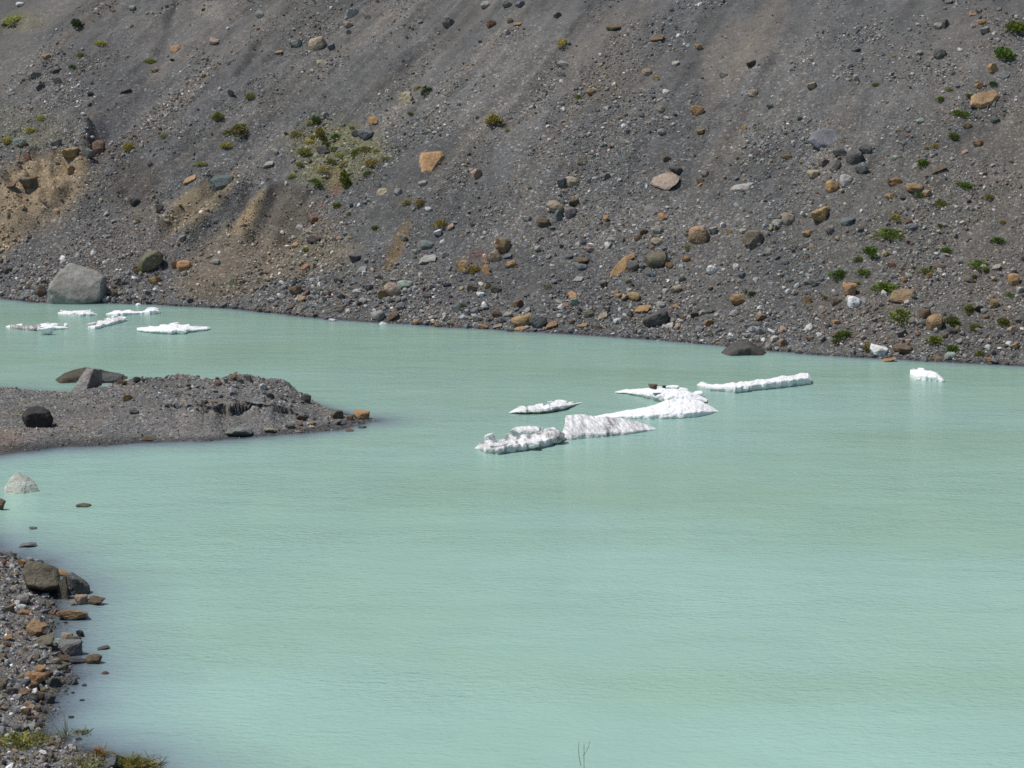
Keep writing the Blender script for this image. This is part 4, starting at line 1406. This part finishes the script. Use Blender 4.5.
# the biggest white floe, its thin arm to the upper left and its block on the right
o, g0 = loft_ice('ice_floe', [(594,416),(604,413.6),(612,412.3),(630,409.3),(648,405),(656,401.5),(668,397.5),(685,396),(700,398.5),(710,405),(719,411)],
                 [(594,417.3),(612,418.5),(630,419),(650,419.2),(675,418.8),(695,417.5),(708,415),(716,412.5),(719,411.8)], q=.5, lip=.28, dirt=.1, seed=204, rough=.05, maxd=3.2, jag=.8, N_=170)
tag(o, 'biggest clean white ice floe with a thin arm pointing left', 'ice floe', ICE_G)
crumbs(o, g0, [(672,387,14,4),(683,390,11,5),(660,388,9,3.5),(690,396,9,4)], 2, .1)
loft_ice('ice_arm', [(615,391.5),(625,389.3),(638,387.8),(650,387.5),(662,386),(674,385.8),(684,388),(692,391),(700,395),(707,399)], [(615,393),(628,394.5),(640,397),(650,400),(660,402.5),(675,404),(690,404),(707,403)], q=.4, lip=.45, dirt=.15, under=.6, seed=205, parent=o, base=g0, rough=.06, jag=1.0)
ice_lump('ice_block', 698, 394.5, 11, 8, o, g0, 21, .15, 'r', None, .35)
ice_lump('ice_block', 662, 388.5, 7, 4, o, g0, 22, .1, 'r', None, 1.3)
for (u, v, w, h, cc, lb) in ((653, 387, 9, 4.5, 'b', 'brown stone riding on the biggest white ice floe'), (664, 387, 4, 2.5, 'k', 'black pebble riding on the back of the biggest white ice floe')):
    hx, hy = onplane(u, 401); k = float(hy) / float(ray(u, v)[1]); m = k / FPX
    s_ = link('stone', PROTO['a'][3]); s_.scale = (w * m, w * m, h * m * 1.3); s_.location = (float(ray(u, v)[0]) * k, float(hy), CAMZ + float(ray(u, v)[2]) * k); s_.color = (*CW[cc][1], 1)
    tag(s_, lb, 'stone', 'stones riding on ice')
# long floe to the right
o, g0 = loft_ice('ice_floe', [(697,383.5),(702,382),(712,384),(725,382.5),(745,380.5),(762,378),(785,374.5),(800,372.5),(808,372.2),(811,377)], [(697,386),(703,389),(710,391),(725,391.8),(735,393.4),(750,391.5),(765,390),(785,387.8),(803,385.6),(811,384.6)],
                 q=.62, lip=.5, dirtf=lambda U, W: .22 + .5 * np.exp(-((U - 752) / 1.5) ** 2) + .45 * np.exp(-((U - 787) / 9) ** 2) * (W > .3) + .25 * np.exp(-((W - .16) / .04) ** 2), under=.25, seed=206, rough=.055, jag=1.0)
tag(o, 'long narrow white ice floe below the dark mound, with a squared right end', 'ice floe', ICE_G)
crumbs(o, g0, [(703,384,9,4.5),(741,388,17,8)], 3, .2)
o, g0 = loft_ice('ice_floe', [(910,369.5),(914,369.5),(920,368),(928,370),(936,371.5),(941,376),(944,379)], [(910,376.5),(916,380.5),(926,381.2),(935,381.5),(942,382.3),(944,382)], q=.6, lip=.4, dirt=.08, seed=207, rough=.07, jag=.7)
tag(o, 'smallest compact white ice floe, alone at the far right near the shore', 'ice floe', ICE_G)
crumbs(o, g0, [(914,371,7,5),(921,370,7,4),(933,374,9,5),(940,379,6,5)], 4, .1)
# the left group
o, g0 = loft_ice('ice_floe', [(6,326),(12,323.8),(22,324.5),(34,325),(40,323.5),(50,323.2),(60,325.5),(68,327)], [(6,327.5),(15,329.5),(30,331),(42,331),(52,330.5),(62,329.5),(68,328.5)],
                 q=.6, lip=.45, dirtf=lambda U, W: np.where((U > 10) & (U < 41), .95, .12), seed=208, rough=.06)
tag(o, 'leftmost ice floe, half covered with dark grit', 'ice floe', ICE_G)
crumbs(o, g0, [(18,325.5,9,4),(44,325,10,3.5),(54,325,10,3.5),(41,329,7,5)], 5, .3)
ice_lump('ice_block', 46, 331, 17, 7.5, o, g0, 31, .1, 'a', 8); ice_lump('ice_block', 66, 325.5, 4, 5, o, g0, 32, .1, 'a')
o, g0 = loft_ice('ice_floe', [(58,312),(65,310.2),(72,311.5),(80,310),(86,309.8),(92,312),(97,314)], [(58,314.5),(70,316),(80,316.2),(90,315.8),(97,315)], q=.6, lip=.45, dirt=.35, seed=209, rough=.09)
tag(o, 'small low ice floe in front of the biggest grey boulder', 'ice floe', ICE_G)
crumbs(o, g0, [(63,311.5,6,4),(75,312,8,4),(86,311.5,11,4.5),(92,313,6,3)], 6, .6)
o, g0 = loft_ice('ice_floe', [(106,313.5),(114,310.8),(124,309.8),(136,311.5),(144,310.2),(149,307.5),(154,307),(159,309.5),(160,312)], [(106,315),(118,316),(130,315.2),(140,314.2),(150,314.8),(160,314)], q=.6, lip=.5, dirt=.05, seed=210, rough=.06)
tag(o, 'flat white ice floe with a translucent hump at its right end', 'ice floe', ICE_G)
crumbs(o, g0, [(117,312,10,3.5),(128,311.5,9,3.5),(153,310,12,6)], 7, .05)
o, g0 = loft_ice('ice_floe', [(88,324),(96,323),(105,320),(114,317),(121,316),(127,319)], [(88,328.8),(95,329.8),(105,327),(115,324.5),(122,322.5),(127,321)], q=.6, lip=.4, dirtf=lambda U, W: .15 + .4 * (U > 113), seed=211, rough=.09)
tag(o, 'slanting lumpy ice floe between the gritty floe and the pointed white floe', 'ice floe', ICE_G)
crumbs(o, g0, [(92,325.5,9,6),(101,323,8,5),(108,320.5,9,6),(116,318,10,5.5),(123,319,7,5)], 8, .3)
o, g0 = loft_ice('ice_floe', [(137,326.8),(148,326.3),(160,325.5),(170,324.2),(176,323),(186,325),(198,326),(207,326),(210,327)], [(137,331),(144,332.5),(158,334),(172,334.6),(186,333.5),(200,331.3),(207,330.6),(210,329.8)], q=.55, lip=.4, dirt=.12, under=.45, seed=212, rough=.06, jag=.8)
tag(o, 'pointed flat white ice floe, largest of the left group', 'ice floe', ICE_G)
crumbs(o, g0, [(152,328,11,4),(164,326.5,10,4.5),(174,325,10,5),(184,326.5,11,5),(196,328,12,4),(180,331,14,6),(206,328.5,7,3)], 9, .2)
o, g0 = loft_ice('ice_floe', [(135.5,304),(138,302.3),(141,304)], [(135.5,305.2),(138,305.6),(141,305.2)], q=.6, lip=.5, dirt=.05, seed=213, N_=14)
tag(o, 'tiny scrap of white ice beside the far shoreline, by the biggest grey boulder', 'ice floe', ICE_G)

# ------------------------------------------------------------------ labels that single each rock and plant out
LMS = [i for i in ITEMS if i.get('lm')]
used = set()
for i in LMS:
    i['o']['label'] = i['lab']; used.add(i['lab'])
def direction(dx, dy):
    a = math.degrees(math.atan2(-dy, dx)) % 360
    return ['right of', 'above and right of', 'above', 'above and left of', 'left of', 'below and left of', 'below', 'below and right of'][int(((a + 22.5) % 360) // 45)]
for it in ITEMS:
    if it.get('lm'): continue
    if it['kind'] == 'rock':
        sz = 'tiny' if max(it['w'], it['h']) < 6 else 'small' if max(it['w'], it['h']) < 9.5 else 'medium' if max(it['w'], it['h']) < 13 else 'large'
        ar = it['w'] / it['h']
        shp = 'flat' if (it['k'] == 's' or ar > 1.75) else 'upright' if ar < .85 else 'round' if it['k'] == 'r' else 'angular'
        head = f"{sz} {shp} {CW[it['c']][0]} {it['base']}"
    else:
        head = f"{'small' if it['w'] < 10 else 'wide' if it['w'] > 15 else 'medium'} {PC[it['c']][0]} {'bush' if it['base'] == 'bush' else 'grass tuft'}"
    cand = sorted([l for l in LMS if l['where'] == it['where']], key=lambda l: math.hypot(l['u'] - it['u'], l['v'] - it['v']))
    done = False
    for word in ('', 'just ', 'well '):
        for l in cand[:6]:
            dx, dy = it['u'] - l['u'], it['v'] - l['v']; g_ = math.hypot(dx, dy) - (l['w'] + it['w']) / 2
            pre = '' if word == '' else ('just ' if g_ < 14 else 'well ' if g_ > 40 else 'a little ')
            lab = f"{head} {pre}{direction(dx, dy)} the {l['lm']}"
            if lab not in used and len(lab.split()) <= 16: done = True; break
        if done: break
    if not done:
        for l in cand[6:]:
            lab = f"{head} {direction(it['u'] - l['u'], it['v'] - l['v'])} the {l['lm']}"
            if lab not in used: break
    used.add(lab); it['o']['label'] = lab

# ------------------------------------------------------------------ light and sky
EL = math.radians(63); hz = Vector((-.95, -.12, 0)).normalized()
sd = Vector((hz.x * math.cos(EL), hz.y * math.cos(EL), math.sin(EL)))
L = bpy.data.lights.new('sun', 'SUN'); L.energy = 4.1; L.angle = math.radians(.53); L.color = (1, .965, .91)
lo = bpy.data.objects.new('sun', L); COL.objects.link(lo); lo.rotation_euler = sd.to_track_quat('Z', 'Y').to_euler(); lo.location = (-40, 30, 80)
W = bpy.data.worlds.new('World'); sc.world = W; W.use_nodes = True
nt = W.node_tree; bg = nt.nodes['Background']; sky = nt.nodes.new('ShaderNodeTexSky'); sky.sky_type = 'NISHITA'; sky.sun_disc = False
sky.sun_elevation = EL; sky.sun_rotation = math.atan2(hz.x, hz.y); sky.altitude = 900
nt.links.new(sky.outputs[0], bg.inputs[0]); bg.inputs[1].default_value = .082

vs = sc.view_settings; vs.view_transform = 'Standard'; vs.look = 'None'; vs.gamma = 1; vs.exposure = 0.0; vs.use_curve_mapping = False
sc.render.engine = 'CYCLES'; sc.cycles.max_bounces = 6; sc.cycles.diffuse_bounces = 2; sc.cycles.glossy_bounces = 2; sc.cycles.transparent_max_bounces = 6
sc.cycles.use_denoising = False; sc.cycles.sample_clamp_indirect = 3.0; sc.cycles.filter_width = 1.6; sc.cycles.caustics_reflective = False; sc.cycles.caustics_refractive = False
